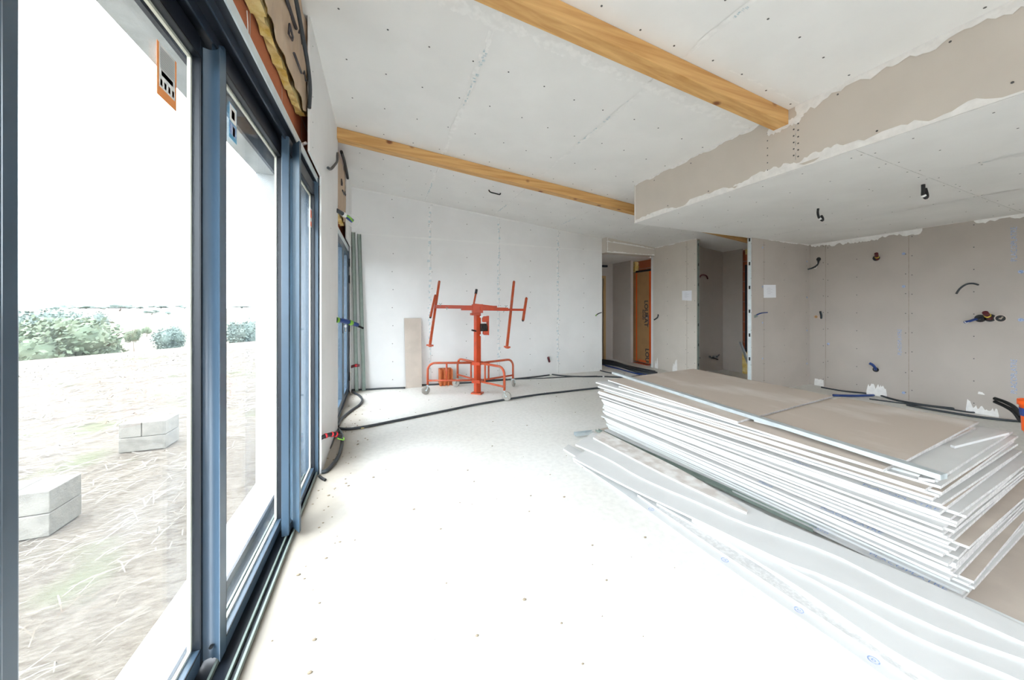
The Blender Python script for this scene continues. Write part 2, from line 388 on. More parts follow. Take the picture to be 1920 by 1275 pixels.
def add_straw():
    b = MB(); rng = random.Random(3)
    n = 0
    while n < 9000:
        u = rng.random()**0.6; d = 1.2+u*16; a = rng.uniform(0.0, 1.35)
        x = -0.9-d*math.cos(a)*0.95; y = 0.2+d*math.sin(a)*1.25
        if x < -14 or (-5.2 < x < -2.3 and 3.9 < y < 4.5) or (-3.6 < x < -2.1 and 5.8 < y < 6.5): continue
        z = gh(x, y); t = rng.gauss(0.6, 0.8); ln = rng.uniform(0.06, 0.30)*(1+d*0.03); wd = 0.0014+0.0005*d
        dx, dy = math.cos(t)*ln/2, math.sin(t)*ln/2; px_, py_ = -math.sin(t)*wd, math.cos(t)*wd
        z0_ = z+0.01+rng.random()*0.03; z1_ = z+0.01+rng.random()*0.05; zm = max(z0_, z1_)+rng.random()*0.03
        i = b.add([(x-dx-px_,y-dy-py_,z0_),(x-dx+px_,y-dy+py_,z0_),(x+px_*1.3,y+py_*1.3,zm),(x-px_*1.3,y-py_*1.3,zm),(x+dx+px_,y+dy+py_,z1_),(x+dx-px_,y+dy-py_,z1_)])
        b.face([i,i+3,i+2,i+1]); b.face([i+3,i+5,i+4,i+2]); n += 1
    tag(b.build('straw', M['straw']), 'dry straw litter scattered over the ground outside the window', 'straw', kind='stuff')
add_straw()

def tree(name, px, pyb, wpx, hpx, dist, label, mt, group=None, trunk=True, seed=1, n=900):
    """px: direction; crown wpx by hpx pixels wide at the given distance, bottom at pyb"""
    rng = random.Random(seed); v = ray(px, HOR); c = Vector((v.x*dist, v.y*dist, CAM_H-(pyb-HOR)/FPX*dist))
    W = wpx/FPX*dist/2; top = CAM_H-(pyb-hpx-HOR)/FPX*dist; gz_ = gh(c.x, c.y); gz_ = max(gz_, top-2.6*W)
    Hh = (top-gz_)/2; cc = Vector((c.x, c.y, gz_+Hh))
    root = empty(name, (c.x, c.y, gh(c.x, c.y)), label, 'tree' if trunk else 'bush', group)
    b = MB(); lobes = []
    for i in range(14):
        a = rng.uniform(0, 2*math.pi); q = rng.uniform(0.2, 0.7)
        lobes.append((cc+Vector((math.cos(a)*W*q, math.sin(a)*W*q*0.8, rng.uniform(-0.3,0.42)*Hh)), rng.uniform(0.30,0.55)))
    lobes.append((cc, 0.7))
    for lc, ls_ in lobes:
        b.ball(lc, 1, 0, 10, 7, (W*ls_*0.66, W*ls_*0.6, Hh*ls_*0.7))
        for i in range(n//10):
            th = math.acos(rng.uniform(-1,1)); ph = rng.uniform(0, 2*math.pi); rr = rng.uniform(0.6,1.1)
            p = lc+Vector((math.sin(th)*math.cos(ph)*W*ls_*rr, math.sin(th)*math.sin(ph)*W*0.85*ls_*rr, math.cos(th)*Hh*ls_*rr*1.05))
            sz = min(W, Hh)*rng.uniform(0.035,0.085)
            d1 = Vector((rng.gauss(0,1), rng.gauss(0,1), rng.gauss(0,0.6))).normalized(); d2 = d1.orthogonal().normalized()
            i0 = b.add([p-d1*sz, p-d2*sz*0.6, p+d1*sz, p+d2*sz*0.6]); b.face([i0,i0+1,i0+2,i0+3])
    b.build('foliage', mt, root)
    g = Vector((c.x, c.y, gh(c.x, c.y)-0.1)); t = MB()
    t.tube([g, g.lerp(cc, 0.5)+Vector((0.1*W,0,0)), cc], [W*0.07, W*0.05, W*0.02], 7); t.build('trunk', M['bark'], root)
    return root
tree('tree', 120, 672, 190, 92, 60, 'broad leafy bush mass closest beyond the field crest', M['leaf'], None, True, 2, 6000)
tree('tree', 70, 640, 130, 66, 95, 'pale rounded trees behind the big leafy bush at left', M['leafb'], None, True, 5, 3500)
tree('tree', 172, 640, 48, 62, 80, 'thin upright tree poking above the big leafy bush', M['leafb'], None, True, 8, 2200)
tree('tree', 250, 652, 28, 40, 60, 'small bush at the right end of the leafy mass', M['leaf'], None, True, 9, 2000)
tree('tree', 325, 656, 52, 50, 62, 'dark green round bush at the right side of the big pane', M['leafb'], None, True, 3, 3000)
tree('tree', 452, 640, 62, 46, 70, 'leafy bush seen through the second pane near the concrete reveal', M['leafb'], None, True, 4, 3000)
tree('tree', 224, 597, 40, 33, 300, 'tall clump of trees on the far hill ridge', M['leafb'], None, True, 12, 500)
tree('shrub', 275, 620, 18, 12, 150, 'small round shrub alone in the middle of the far field', M['leaf'], None, False, 13, 400)
tree('shrub', 284, 588, 26, 9, 260, 'low wide shrub on the upper far field', M['leafb'], None, False, 14, 400)
tree('shrub', 316, 591, 10, 9, 260, 'small shrub on the far field next to the low wide shrub', M['leafb'], None, False, 15, 300)
for i, (px, wd) in enumerate(((100,30),(128,36),(160,34),(190,40),(262,30),(300,44),(345,40),(395,60),(452,60))):
    tree('hedgerow_tree', px, 581, wd*0.8, 8+(i*3) % 4, 520, 'low dark row of trees along the horizon', M['leafb'], 'trees along the horizon', True, 30+i, 240)

def block_wall(name, x0, x1, y0, y1, zb, label):
    root = empty(name, ((x0+x1)/2, (y0+y1)/2, zb), label, 'block wall')
    for c in range(2):
        n = max(1, round((x1-x0)/0.5)); off = 0.25 if c else 0
        xs = [x1]; x = x1-(0.5-off if off else 0.5)
        while x > x0+0.05: xs.append(x); x -= 0.5
        xs.append(x0)
        for i in range(len(xs)-1):
            MB().box((xs[i+1]+0.004, y0+0.002*c, zb+0.19*c), (xs[i]-0.004, y1-0.003*c, zb+0.19*(c+1)-0.006)).build('block', M['block'], root, bevel=0.006)
    return root
block_wall('block_wall', -5.2, -2.57, 4.02, 4.35, -0.62, 'low unfinished wall of concrete blocks outside the big pane')
block_wall('block_wall', -3.2, -2.72, 5.98, 6.32, -0.62, 'short pier of concrete blocks farther out beside the window stile')

# ------------------------------------------------------------------ floor, sill, foundation
FR = 7.25
b = MB()
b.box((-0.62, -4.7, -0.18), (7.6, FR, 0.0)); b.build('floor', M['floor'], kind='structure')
b = MB(); b.box((-0.88, -4.7, -0.75), (-0.62, FR, -0.045)); b.build('trim_1', M['sill'], kind='structure')

# ------------------------------------------------------------------ walls
def wall_poly_y(y0, y1, x0, x1, zb=0.0, top=None):
    """wall parallel to X whose head follows the sloping ceiling"""
    t0 = cz(x0) if top is None else top; t1 = cz(x1) if top is None else top
    return [(x0,y0,zb),(x1,y0,zb),(x1,y0,t1),(x0,y0,t0)], (0, y1-y0, 0)
def smear(b, p0, p1, side, wmin, wmax, nrm, m, seed=1, n=22, both=False):
    """ragged band of compound from p0 to p1, spreading towards side"""
    rng = random.Random(seed); p0 = Vector(p0); p1 = Vector(p1); side = Vector(side).normalized(); nrm = Vector(nrm).normalized()
    A = []; B = []; wv = rng.uniform(wmin, wmax); n = int(n*2.5); lf_ = 0.0008+0.00035*(seed % 8)
    for i in range(n+1):
        t = i/n; p = p0.lerp(p1, t)
        wv = max(wmin, min(wmax, wv+rng.uniform(-0.5,0.5)*(wmax-wmin)))
        k = 1.0 if 0 < i < n else 0.35
        B.append(p+side*wv*k+nrm*lf_)
        A.append((p-side*wv*k*rng.uniform(0.5,1)*(1 if both else 0))+nrm*lf_)
    i0 = b.add(A); i1 = b.add(B)
    for i in range(n): b.face([i0+i, i0+i+1, i1+i+1, i1+i], m)
def dashes(b, p0, p1, side, wd, nrm, m, seed=1, n=10, fill=0.5):
    rng = random.Random(seed); p0 = Vector(p0); p1 = Vector(p1); side = Vector(side).normalized(); nrm = Vector(nrm).normalized(); d = (p1-p0)
    t = 0
    while t < 1:
        ln = rng.uniform(0.3,1.6)/n*fill
        q = wd*rng.uniform(0.4,1); o = side*wd*rng.uniform(-0.4,0.4)
        a = p0+d*t+o+nrm*0.0018; c = p0+d*min(1,t+ln)+o+nrm*0.0018
        i = b.add([a-side*q/2, c-side*q/2*rng.uniform(.5,1), c+side*q/2, a+side*q/2*rng.uniform(.5,1)]); b.face([i,i+1,i+2,i+3], m)
        t += ln+rng.uniform(0.1,1.2)/n*(1-fill)
WM = [M['wall'], M['joint'], M['joint_grey'], M['screw'], M['blueink']]
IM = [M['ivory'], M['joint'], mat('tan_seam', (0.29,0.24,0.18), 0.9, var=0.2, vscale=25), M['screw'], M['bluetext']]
BY = 5.82
# back wall
b = MB(); b.prism(*wall_poly_y(BY, BY+0.10, -0.443, 4.184), 0)
nb = (0,-1,0)
for x in (0.775, 1.986, 3.19):
    b.box((x-0.0022, BY-0.0008, 0.02), (x+0.0022, BY, cz(x)-0.01), 2)
    dashes(b, (x-0.02, BY, 0.05), (x-0.02, BY, cz(x)-0.05), (1,0,0), 0.045, nb, 1, seed=int(x*10), n=26, fill=0.75)
    dashes(b, (x-0.02, BY-.0005, 0.25), (x-0.02, BY-.0005, cz(x)-0.12), (1,0,0), 0.05, nb, 4, seed=int(x*10)+3, n=24, fill=0.28)
    for i in range(11):
        z = 0.15+i*0.28
        if z < cz(x)-.05:
            b.disc((x-0.03, BY, z), nb, 0.006, 3); b.disc((x+0.02, BY, z+0.05), nb, 0.006, 3)
for x in (0.17, 1.38, 2.59, 3.75):
    for i in range(11):
        z = 0.12+i*0.29
        if z < cz(x)-0.05: b.disc((x+0.01*math.sin(i*3), BY, z), nb, 0.007, 3)
smear(b, (-0.43,BY,2.43), (4.18,BY,2.43), (0,0,1), 0.006, 0.02, nb, 1, seed=5, n=60, both=True)
smear(b, (-0.43,BY,cz(-0.43)), (4.18,BY,cz(4.18)), (0,0,-1), 0.012, 0.03, nb, 1, seed=6, n=60)
smear(b, (3.9,BY,0.0), (4.15,BY,0.0), (0,0,1), 0.02, 0.10, nb, 1, seed=9, n=10)
b.build('wall_back', [M['wall'], mat('soft_joint', (0.775,0.77,0.755), 0.8)]+WM[2:], kind='structure')
# header over the hall opening
b = MB(); b.prism(*wall_poly_y(5.69, 5.92, 4.184, 5.45, 2.385), 0)
smear(b, (4.20,5.69,2.39), (5.42,5.69,2.39), (0,0,1), 0.01, 0.03, nb, 1, seed=16); smear(b, (4.2,5.69,2.6), (5.42,5.69,2.52), (0,0,1), 0.01, 0.03, nb, 1, seed=17)
smear(b, (4.215,5.69,2.39), (4.215,5.69,2.68), (1,0,0), 0.01, 0.02, nb, 1, seed=18)
b.build('wall_header', [M['ivory_lit']]+IM[1:], kind='structure')
# wall running along y beside the closet opening
W3 = 5.43
b = MB(); b.box((W3, 4.66, 0), (W3+0.012, 5.74, cz(W3)), 0); b.box((W3+0.012, 4.70, 0), (W3+0.06, 5.74, cz(W3)), 0); b.box((W3+0.06, 4.66, 0), (W3+0.072, 5.74, cz(W3)), 0)
n3 = (-1,0,0)
b.box((W3-0.0008,4.873,0.02), (W3,4.878,cz(W3)-.02), 2)
for i in range(9):
    b.disc((W3,4.90,0.2+i*0.28), n3, 0.006, 3); b.disc((W3,4.85,0.15+i*0.28), n3, 0.006, 3); b.disc((W3,5.35,0.25+i*0.29), n3, 0.006, 3); b.disc((W3,4.70,0.25+i*0.29), n3, 0.006, 3)
smear(b, (W3,5.10,0.0), (W3,5.22,0.0), (0,0,1), 0.05, 0.26, n3, 1, seed=20, n=6); smear(b, (W3,5.60,0.0), (W3,5.69,0.0), (0,0,1), 0.1, 0.3, n3, 1, seed=21, n=5)
smear(b, (W3,4.66,cz(W3)), (W3,5.69,cz(W3)), (0,0,-1), 0.005, 0.02, n3, 1, seed=23, n=25)
b.build('wall_closet_side', [M['ivory_lit']]+IM[1:], kind='structure')
# partition in front of the closet, end stud showing
PA = Vector((5.205,3.50,0)); PB = Vector((6.70,3.555,0)); PD = (PB-PA).normalized(); PN = Vector((-PD.y, PD.x, 0)); SOF = 2.33
def wall_between(b, a, c, th, z0, z1, m=0):
    n = Vector((-(c-a).y, (c-a).x, 0)).normalized()*th
    b.prism([a+Vector((0,0,z0)), c+Vector((0,0,z0)), c+n+Vector((0,0,z0)), a+n+Vector((0,0,z0))][::-1], (0,0,z1-z0), m)
b = MB(); wall_between(b, PA+PD*0.0, PB, 0.0125, 0, SOF); wall_between(b, PA+PD*0.05+PN*0.0125, PB+PN*0.0125, 0.048, 0, SOF); wall_between(b, PA+PN*0.0605, PB+PN*0.0605, 0.0125, 0, cz(5.6)-0.1)
pn = -PN
def pp(x, z): t = (x-PA.x)/PD.x; return PA+PD*t+Vector((0,0,z))
b.prism([pp(5.482,0.02)+pn*.0008, pp(5.486,0.02)+pn*.0008, pp(5.486,2.3)+pn*.0008, pp(5.482,2.3)+pn*.0008], -pn*.0008, 2)
for i in range(9):
    for x in (5.18, 5.47, 5.50, 6.0, 6.6): b.disc(pp(x+0.006*math.sin(i*4), 0.16+i*0.26), pn, 0.005, 3)
for z in (0.35,0.9,1.45,2.05): b.disc(pp(6.62,z), pn, 0.014, 4); b.disc(pp(5.45,z+0.15), pn, 0.014, 4)
smear(b, pp(5.6,SOF)+Vector((0,0,0)), pp(6.68,SOF), (0,0,-1), 0.004, 0.015, pn, 1, seed=29)
b.build('wall_partition', IM, kind='structure')
# right wall
RX = 6.70
b = MB(); b.box((RX, -4.7, 0), (RX+0.10, 3.66, SOF+0.02), 0)
nr = (-1,0,0)
for y in (3.337, 2.406, 1.12, -0.1, -1.3):
    b.box((RX-0.0008, y-0.002, 0.02), (RX, y+0.002, SOF-0.02), 2)
    for i in range(9): b.disc((RX, y+0.03, 0.12+i*0.27), nr, 0.006, 3); b.disc((RX, y-0.03, 0.16+i*0.26), nr, 0.006, 3)
for y in (2.95, 1.86, 0.6):
    for i in range(9): b.disc((RX, y, 0.12+i*0.27), nr, 0.006, 3)
for y, z in ((2.455,2.02),(2.455,1.57),(2.455,0.11),(3.30,0.7)): b.disc((RX,y,z), nr, 0.018, 4)
b.text('PLACOPLATRE', 0.055, (RX, 2.475, 0.62), (0,0,1), (0,1,0), 4, lift=0.0012)
b.text('PLACOPLATRE', 0.06, (RX, 1.56, 1.80), (0,0,1), (0,1,0), 4, lift=0.0012); b.text('PLACOPLATRE', 0.06, (RX, 1.56, 0.30), (0,0,1), (0,1,0), 4, lift=0.0012)
b.disc((RX,1.535,1.68), nr, 0.02, 4); b.disc((RX,1.535,1.14), nr, 0.02, 4)
smear(b, (RX,3.54,SOF), (RX,2.28,SOF), (0,0,-1), 0.03, 0.075, nr, 1, seed=31, n=30)
smear(b, (RX,1.86,SOF), (RX,0.6,SOF), (0,0,-1), 0.02, 0.05, nr, 1, seed=32, n=30)
smear(b, (RX,2.84,0.0), (RX,2.62,0.0), (0,0,1), 0.06, 0.17, nr, 1, seed=33, n=8)
smear(b, (RX,1.92,0.0), (RX,1.68,0.0), (0,0,1), 0.06, 0.16, nr, 1, seed=34, n=9); smear(b, (RX,1.83,0.24), (RX,1.78,0.24), (0,0,1), 0.01, 0.03, nr, 1, seed=35, n=4)
smear(b, (RX,3.49,0.0), (RX,3.36,0.0), (0,0,1), 0.04, 0.11, nr, 1, seed=36, n=8)
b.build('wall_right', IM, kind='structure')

# ceiling, following the roof slope
b = MB()
def cpoly(x0, x1, y0, y1): b.prism([(x0,y0,cz(x0)),(x1,y0,cz(x1)),(x1,y1,cz(x1)),(x0,y1,cz(x0))], (0,0,0.12), 0)
cpoly(-0.88, 7.6, -4.7, 5.95)
nc = Vector((CZS,0,-1)).normalized()
def cp(x, y): return Vector((x, y, cz(x)))
for x in (0.67, 1.86, 3.06, 4.26, 5.0):
    b.prism([cp(x-.0015,-2)+nc*.0006, cp(x+.0015,-2)+nc*.0006, cp(x+.0015,BY)+nc*.0006, cp(x-.0015,BY)+nc*.0006], -nc*.0006, 2)
    dashes(b, cp(x,0.2), cp(x,BY-.05), (1,0,0), 0.05, nc, 1, seed=int(x*7), n=44, fill=0.7)
    smear(b, cp(x,-0.5), cp(x,3.9), (1,0,0), 0.005, 0.035, nc, 1, seed=int(x*5)+1, n=60, both=True)
for x, y0, y1 in ((0.672,2.25,2.42),(0.672,2.5,2.95),(0.672,4.9,5.4),(1.85,2.2,2.36),(1.85,2.44,2.95),(1.86,5.1,5.5),(1.87,1.28,1.36),(3.06,5.0,5.5)):
    dashes(b, cp(x,y0)+nc*.0005, cp(x,y1)+nc*.0005, (1,0,0), 0.028, nc, 4, seed=int(y0*10), n=7, fill=0.6)
b.prism([cp(-0.43,1.998)+nc*.0006, cp(2.95,1.998)+nc*.0006, cp(2.95,2.001)+nc*.0006, cp(-0.43,2.001)+nc*.0006], -nc*.0006, 2)
smear(b, cp(0.1,2.0), cp(2.93,2.0), (0,1,0), 0.01, 0.06, nc, 1, seed=41, n=70, both=True)
smear(b, cp(2.2,1.64), cp(2.93,1.63), (0,-1,0), 0.01, 0.03, nc, 1, seed=42, n=20)
for y in (-0.4, 0.2, 0.75, 1.295, 1.64, 2.39, 2.85, 3.35, 3.85, 4.5, 5.0, 5.5):
    x = -0.25
    while x < 5.3:
        b.disc(cp(x+0.012*math.sin(x*9+y), y+0.02*math.sin(x*5)), nc, 0.0065, 3, n=8); x += 0.285
smear(b, cp(-0.43,BY), cp(4.15,BY), (0,-1,0), 0.01, 0.025, nc, 1, seed=43, n=50)
b.build('ceiling', [M['ceil'], M['joint'], M['joint_grey'], M['screw'], M['blueink']], kind='structure')

# soffit (dropped ceiling) with its vertical ivory face
SX = 2.95
b = MB()
q = [(SX,-4.7),(SX,3.435),(RX,3.60),(RX,-4.7)]
b.prism([(x,y,SOF) for x,y in q][::-1], (0,0,0.0125), 1)
b.prism([(SX,-4.7,SOF+0.0125),(SX,3.435,SOF+0.0125),(SX,3.435,cz(SX)-0.001),(SX,-4.7,cz(SX)-0.001)], (0.0125,0,0), 0)
b.prism([(SX+0.0125,3.435,SOF+0.0125),(RX,3.60,SOF+0.0125),(RX,3.60,cz(RX)-0.001 if cz(RX) > SOF+0.03 else SOF+0.03),(SX+0.0125,3.435,cz(SX)-0.002)], (0,-0.0125,0), 0)
nf = (-1,0,0); ns = (0,0,-1)
smear(b, (SX,3.43,SOF), (SX,-1.5,SOF), (0,0,1), 0.010, 0.055, nf, 2, seed=51, n=70)
smear(b, (SX,2.15,SOF+0.03), (SX,1.35,SOF+0.03), (0,0,1), 0.01, 0.05, nf, 2, seed=57, n=18)
smear(b, (SX,3.43,cz(SX)), (SX,1.84,cz(SX)), (0,0,-1), 0.008, 0.03, nf, 2, seed=52, n=30)
smear(b, (SX,1.66,cz(SX)), (SX,-1.5,cz(SX)), (0,0,-1), 0.03, 0.085, nf, 2, seed=53, n=50)
smear(b, (SX,1.86,2.70), (SX,1.62,2.70), (0,0,1), 0.02, 0.04, nf, 2, seed=54, n=8, both=True); smear(b, (SX,1.65,2.70), (SX,1.65,2.81), (0,-1,0), 0.02, 0.05, nf, 2, seed=55, n=8)
smear(b, (SX,3.425,SOF), (SX,3.425,cz(SX)), (0,-1,0), 0.008, 0.014, nf, 2, seed=56, n=10)
smear(b, (SX,3.43,SOF), (SX,-1.5,SOF), (1,0,0), 0.012, 0.03, ns, 2, seed=58, n=60)
smear(b, (SX+.01,3.42,SOF), (5.15,3.515,SOF), (0,-1,0), 0.012, 0.025, ns, 2, seed=59, n=30)
b.box((SX-0.0008,1.655,2.40), (SX,1.659,2.72), 3)
for i in range(6): b.disc((SX,1.64,2.42+i*.05), nf, 0.006, 4, n=8); b.disc((SX,1.67,2.44+i*.05), nf, 0.006, 4, n=8); b.disc((SX,1.86,2.40+i*.06), nf, 0.005, 4, n=8)
for y in (2.9,2.4,1.2,0.7,0.2): b.disc((SX,y,SOF+0.07), nf, 0.006, 4, n=8); b.disc((SX,y+.2,cz(SX)-0.06), nf, 0.006, 4, n=8)
b.prism([(SX+0.02,1.310,SOF-.0006),(RX,1.515,SOF-.0006),(RX,1.518,SOF-.0006),(SX+0.02,1.313,SOF-.0006)], (0,0,.0006), 3)
for x in (4.10, 5.3):
    b.prism([(x-.0015,-3,SOF-.0006),(x+.0015,-3,SOF-.0006),(x+.0015,3.45,SOF-.0006),(x-.0015,3.45,SOF-.0006)], (0,0,.0006), 3)
    smear(b, (x,-1,SOF), (x,3.4,SOF), (1,0,0), 0.01, 0.04, ns, 1, seed=int(x*3), n=40, both=True)
dashes(b, (4.09,1.25,SOF), (4.09,0.9,SOF), (1,0,0), 0.02, ns, 5, seed=61, n=6)
for x in (3.1,3.5,4.06,4.14,4.7,5.26,5.34,6.0,6.55):
    for i in range(9): b.disc((x, 3.2-i*0.3-.02*math.sin(x*7), SOF), ns, 0.005, 4, n=8)
for i in range(10): b.disc((3.1+i*0.36, 1.34+i*0.02, SOF), ns, 0.005, 4, n=8); b.disc((3.15+i*0.36, 1.29+i*0.02, SOF), ns, 0.005, 4, n=8)
b.build('ceiling_soffit', [M['ivory_lit'], M['ceil'], M['joint'], M['joint_grey'], M['screw'], M['blueink']], kind='structure')

# left wall: brick core, plasterboard lining
LX = -0.43; WZ = 2.276
b = MB()
b.box((-0.872,3.05,-0.05), (-0.56,4.02,3.6), 0); b.box((-0.872,5.655,-0.05), (-0.56,6.0,3.6), 0)
b.box((-0.872,-3.9,WZ), (-0.56,3.05,3.6), 0); b.box((-0.872,4.02,2.19), (-0.56,5.68,3.6), 0); b.box((-0.56,5.821,-0.05), (-0.4435,6.0,3.6), 0); b.box((-0.872,-4.7,-0.05), (-0.56,-3.9,3.6), 0)
b.build('wall_left_core', M['concrete'], kind='structure')
b = MB(); b.box((-0.56,-3.9,WZ+0.01), (-0.52,4.02,3.15), 0); b.box((-0.56,4.02,2.19), (-0.52,5.8,3.15), 0); b.box((-0.56,3.05,0), (-0.52,4.02,WZ+0.01), 0)
b.build('wall_left_brick', M['brick'], kind='structure')
b = MB()
zt = cz(LX)
b.box((LX-0.0125,2.97,0.0), (LX,4.04,zt), 0); b.box((LX-0.0125,2.52,WZ+0.005), (LX,2.97,zt), 0)
b.box((LX-0.0125,5.02,2.20), (LX,BY,zt), 0); b.box((LX-0.0125,5.655,0.0), (LX,BY,2.20), 0)
nl = (1,0,0)
for i in range(5): b.disc((LX,2.62,2.35+i*.17), nl, 0.004, 3, n=6)
b.disc((LX,3.5,2.0), nl, 0.005, 3); b.disc((LX,4.1,2.3), nl, 0.005, 3)
b.box((LX,5.40,2.25), (LX+0.0008,5.403,zt-.05), 2)
dashes(b, (LX,5.73,0.6), (LX,5.73,1.9), (0,1,0), 0.03, nl, 4, seed=71, n=14, fill=0.5)
smear(b, (LX,2.6,zt), (LX,4.03,zt), (0,0,-1), 0.01, 0.03, nl, 1, seed=72)
b.build('wall_left', WM, kind='structure')

# rear wall behind the camera, wide unglazed opening added out of view to light the room
b = MB(); b.box((-0.872,-4.85,0), (0.0,-4.7,3.3)); b.box((3.0,-4.85,0), (6.8,-4.7,3.3)); b.box((0.0,-4.85,2.3), (3.0,-4.7,3.3))
b.build('wall_rear', M['wall'], kind='structure')

# hallway beyond the opening
HZ = 2.385
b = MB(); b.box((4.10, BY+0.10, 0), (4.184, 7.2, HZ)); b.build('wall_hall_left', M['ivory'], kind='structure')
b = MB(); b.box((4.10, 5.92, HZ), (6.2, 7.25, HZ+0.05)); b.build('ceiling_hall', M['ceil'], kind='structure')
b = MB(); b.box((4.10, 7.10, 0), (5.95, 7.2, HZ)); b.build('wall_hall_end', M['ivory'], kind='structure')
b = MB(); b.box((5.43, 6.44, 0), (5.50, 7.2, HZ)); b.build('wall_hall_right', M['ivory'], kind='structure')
b = MB(); b.box((5.72, 5.06, 0), (5.9, 7.2, 3.1), 0); b.build('wall_hall_brick', M['brick'], kind='structure')
b = MB(); b.box((5.43, 5.741, 0), (5.72, 5.80, 3.0)); b.build('wall_hall_return', M['wall'], kind='structure')
# inner door with timber frame at the end of the hall
d = empty('door_2', (4.9, 7.09, 0), kind='structure')
MB().box((4.30,7.075,0), (5.12,7.095,2.0)).build('door_leaf', mat('dull_panel', (0.26,0.22,0.20), 0.7), d)
b = MB(); b.box((5.13,7.06,0.0), (5.19,7.10,2.07)); b.box((4.25,7.06,2.01), (5.13,7.10,2.07)); b.build('door_frame', M['woodjoin'], d)
b = MB(); b.box((4.2,7.0,2.28), (5.2,7.06,2.33)); b.build('trim_2', M['dark'], kind='structure')

# closet: far wall, side wall, dark window, brick and wool
b = MB(); b.box((5.502, 5.05, 0), (6.70, 5.06, cz(5.6)-0.005)); b.build('wall_closet_back', M['ivory'], kind='structure')
b = MB(); b.box((6.62, 4.64, 0), (6.632, 5.05, cz(6.62)-0.0)); b.build('wall_closet_right', M['ivory'], kind='structure')
b = MB(); b.box((6.741, 3.57, 2.121), (6.95, 5.3, 2.9), 0); b.box((6.741, 3.57, 0), (6.95, 5.3, 0.42), 0); b.box((6.745, 4.625, 0.42), (6.95, 5.3, 2.12), 0); b.box((6.801, 3.4, 0), (6.95, 3.57, 2.9), 0); b.build('wall_closet_brick', M['brick'], kind='structure')
wd = empty('window_3', (6.72, 4.1, 0.42), kind='structure')
b = MB(); b.box((6.66,3.62,0.42), (6.74,4.62,0.50)); b.box((6.66,3.62,2.02), (6.74,4.62,2.12)); b.box((6.66,4.50,0.50), (6.74,4.62,2.04)); b.box((6.66,3.62,0.50), (6.74,3.70,2.04)); b.build('window_frame', M['dark'], wd, bevel=0.004)
MB().box((6.70,3.70,0.50), (6.71,4.50,2.04)).build('pane', mat('dark_pane', (0.01,0.012,0.016), 0.1), wd)
def wool_block(name, x0, x1, y0, y1, z0, z1, label, seed=1):
    rng = random.Random(seed); b = MB(); ny, nz = 10, 10; rows = []
    for side in (x0, x1):
        g = []
        for j in range(nz+1):
            g.append(b.add([(side+rng.uniform(-.006,.006), y0+(y1-y0)*i/ny+rng.uniform(-.004,.004), z0+(z1-z0)*j/nz) for i in range(ny+1)]))
        rows.append(g)
    for si, g in enumerate(rows):
        for j in range(nz):
            for i in range(ny):
                q = [g[j]+i, g[j]+i+1, g[j+1]+i+1, g[j+1]+i]; b.face(q if si else q[::-1], 0, True)
    A, B_ = rows
    for j in range(nz):
        b.face([A[j], A[j+1], B_[j+1], B_[j]]); b.face([A[j]+ny, B_[j]+ny, B_[j+1]+ny, A[j+1]+ny])
    for i in range(ny):
        b.face([A[0]+i, B_[0]+i, B_[0]+i+1, A[0]+i+1]); b.face([A[nz]+i, A[nz]+i+1, B_[nz]+i+1, B_[nz]+i])
    return tag(b.build(name, M['wool']), label, 'insulation')
wool_block('wool_batt', 6.60, 6.73, 4.30, 4.63, 0.0, 0.415, 'yellow glass wool scrap below the dark closet window', 3)
wool_block('wool_batt', 6.64, 6.735, 4.00, 4.60, 2.32, 2.42, 'yellow glass wool strip on top of the closet window brick', 4)
wool_block('wool_batt', 5.60, 5.71, 6.50, 6.60, 2.12, 2.37, 'yellow glass wool roll above the cardboard wrapped door', 5)

# trim stud on wall ends
b = MB(); b.box((W3+0.012,4.655,0), (W3+0.060,4.70,cz(W3)-0.03), 0)
for i in range(7): b.box((W3+0.028,4.6535,0.2+i*0.37), (W3+0.045,4.656,0.25+i*0.37), 1)
tag(b.build('steel_stud', [M['galvg'], M['rubber']]), 'green grey steel stud closing the wall end left of closet opening', 'metal stud')
b = MB()
a_ = PA+PN*0.0125; e_ = PA+PN*0.0605
b.prism([a_-PD*0.003, a_+PD*0.05, e_+PD*0.05, e_-PD*0.003][::-1], (0,0,SOF), 0)
c_ = PA+PN*0.036-PD*0.0045
for i in range(7):
    z = 0.12+i*0.36
    b.prism([c_+PN*-0.012+Vector((0,0,z)), c_+PN*0.012+Vector((0,0,z)), c_+PN*0.012+Vector((0,0,z+0.05)), c_-PN*0.012+Vector((0,0,z+0.05))], -PD*0.001, 1)
tag(b.build('steel_stud', [M['galv'], M['rubber']]), 'bright steel stud closing the partition end right of closet opening', 'metal stud')

# ------------------------------------------------------------------ beams
def beam(x0, x1, y0, y1, dep, label):
    b = MB(); b.prism([(x0,y0,cz(x0)-dep),(x0,y1,cz(x0)-dep),(x0,y1,cz(x0)-.001),(x0,y0,cz(x0)-.001)][::-1], (x1-x0, 0, cz(x1)-cz(x0)), 0)
    return tag(b.build('ceiling_beam', M['wood'], bevel=0.004), label, 'beam', kind='thing')
beam(-0.418, 2.95, 1.705, 1.815, 0.112, 'near spruce ceiling beam ending in the soffit face')
beam(-0.53, 6.68, 3.955, 4.065, 0.115, 'far spruce ceiling beam crossing from the left wall behind the soffit')

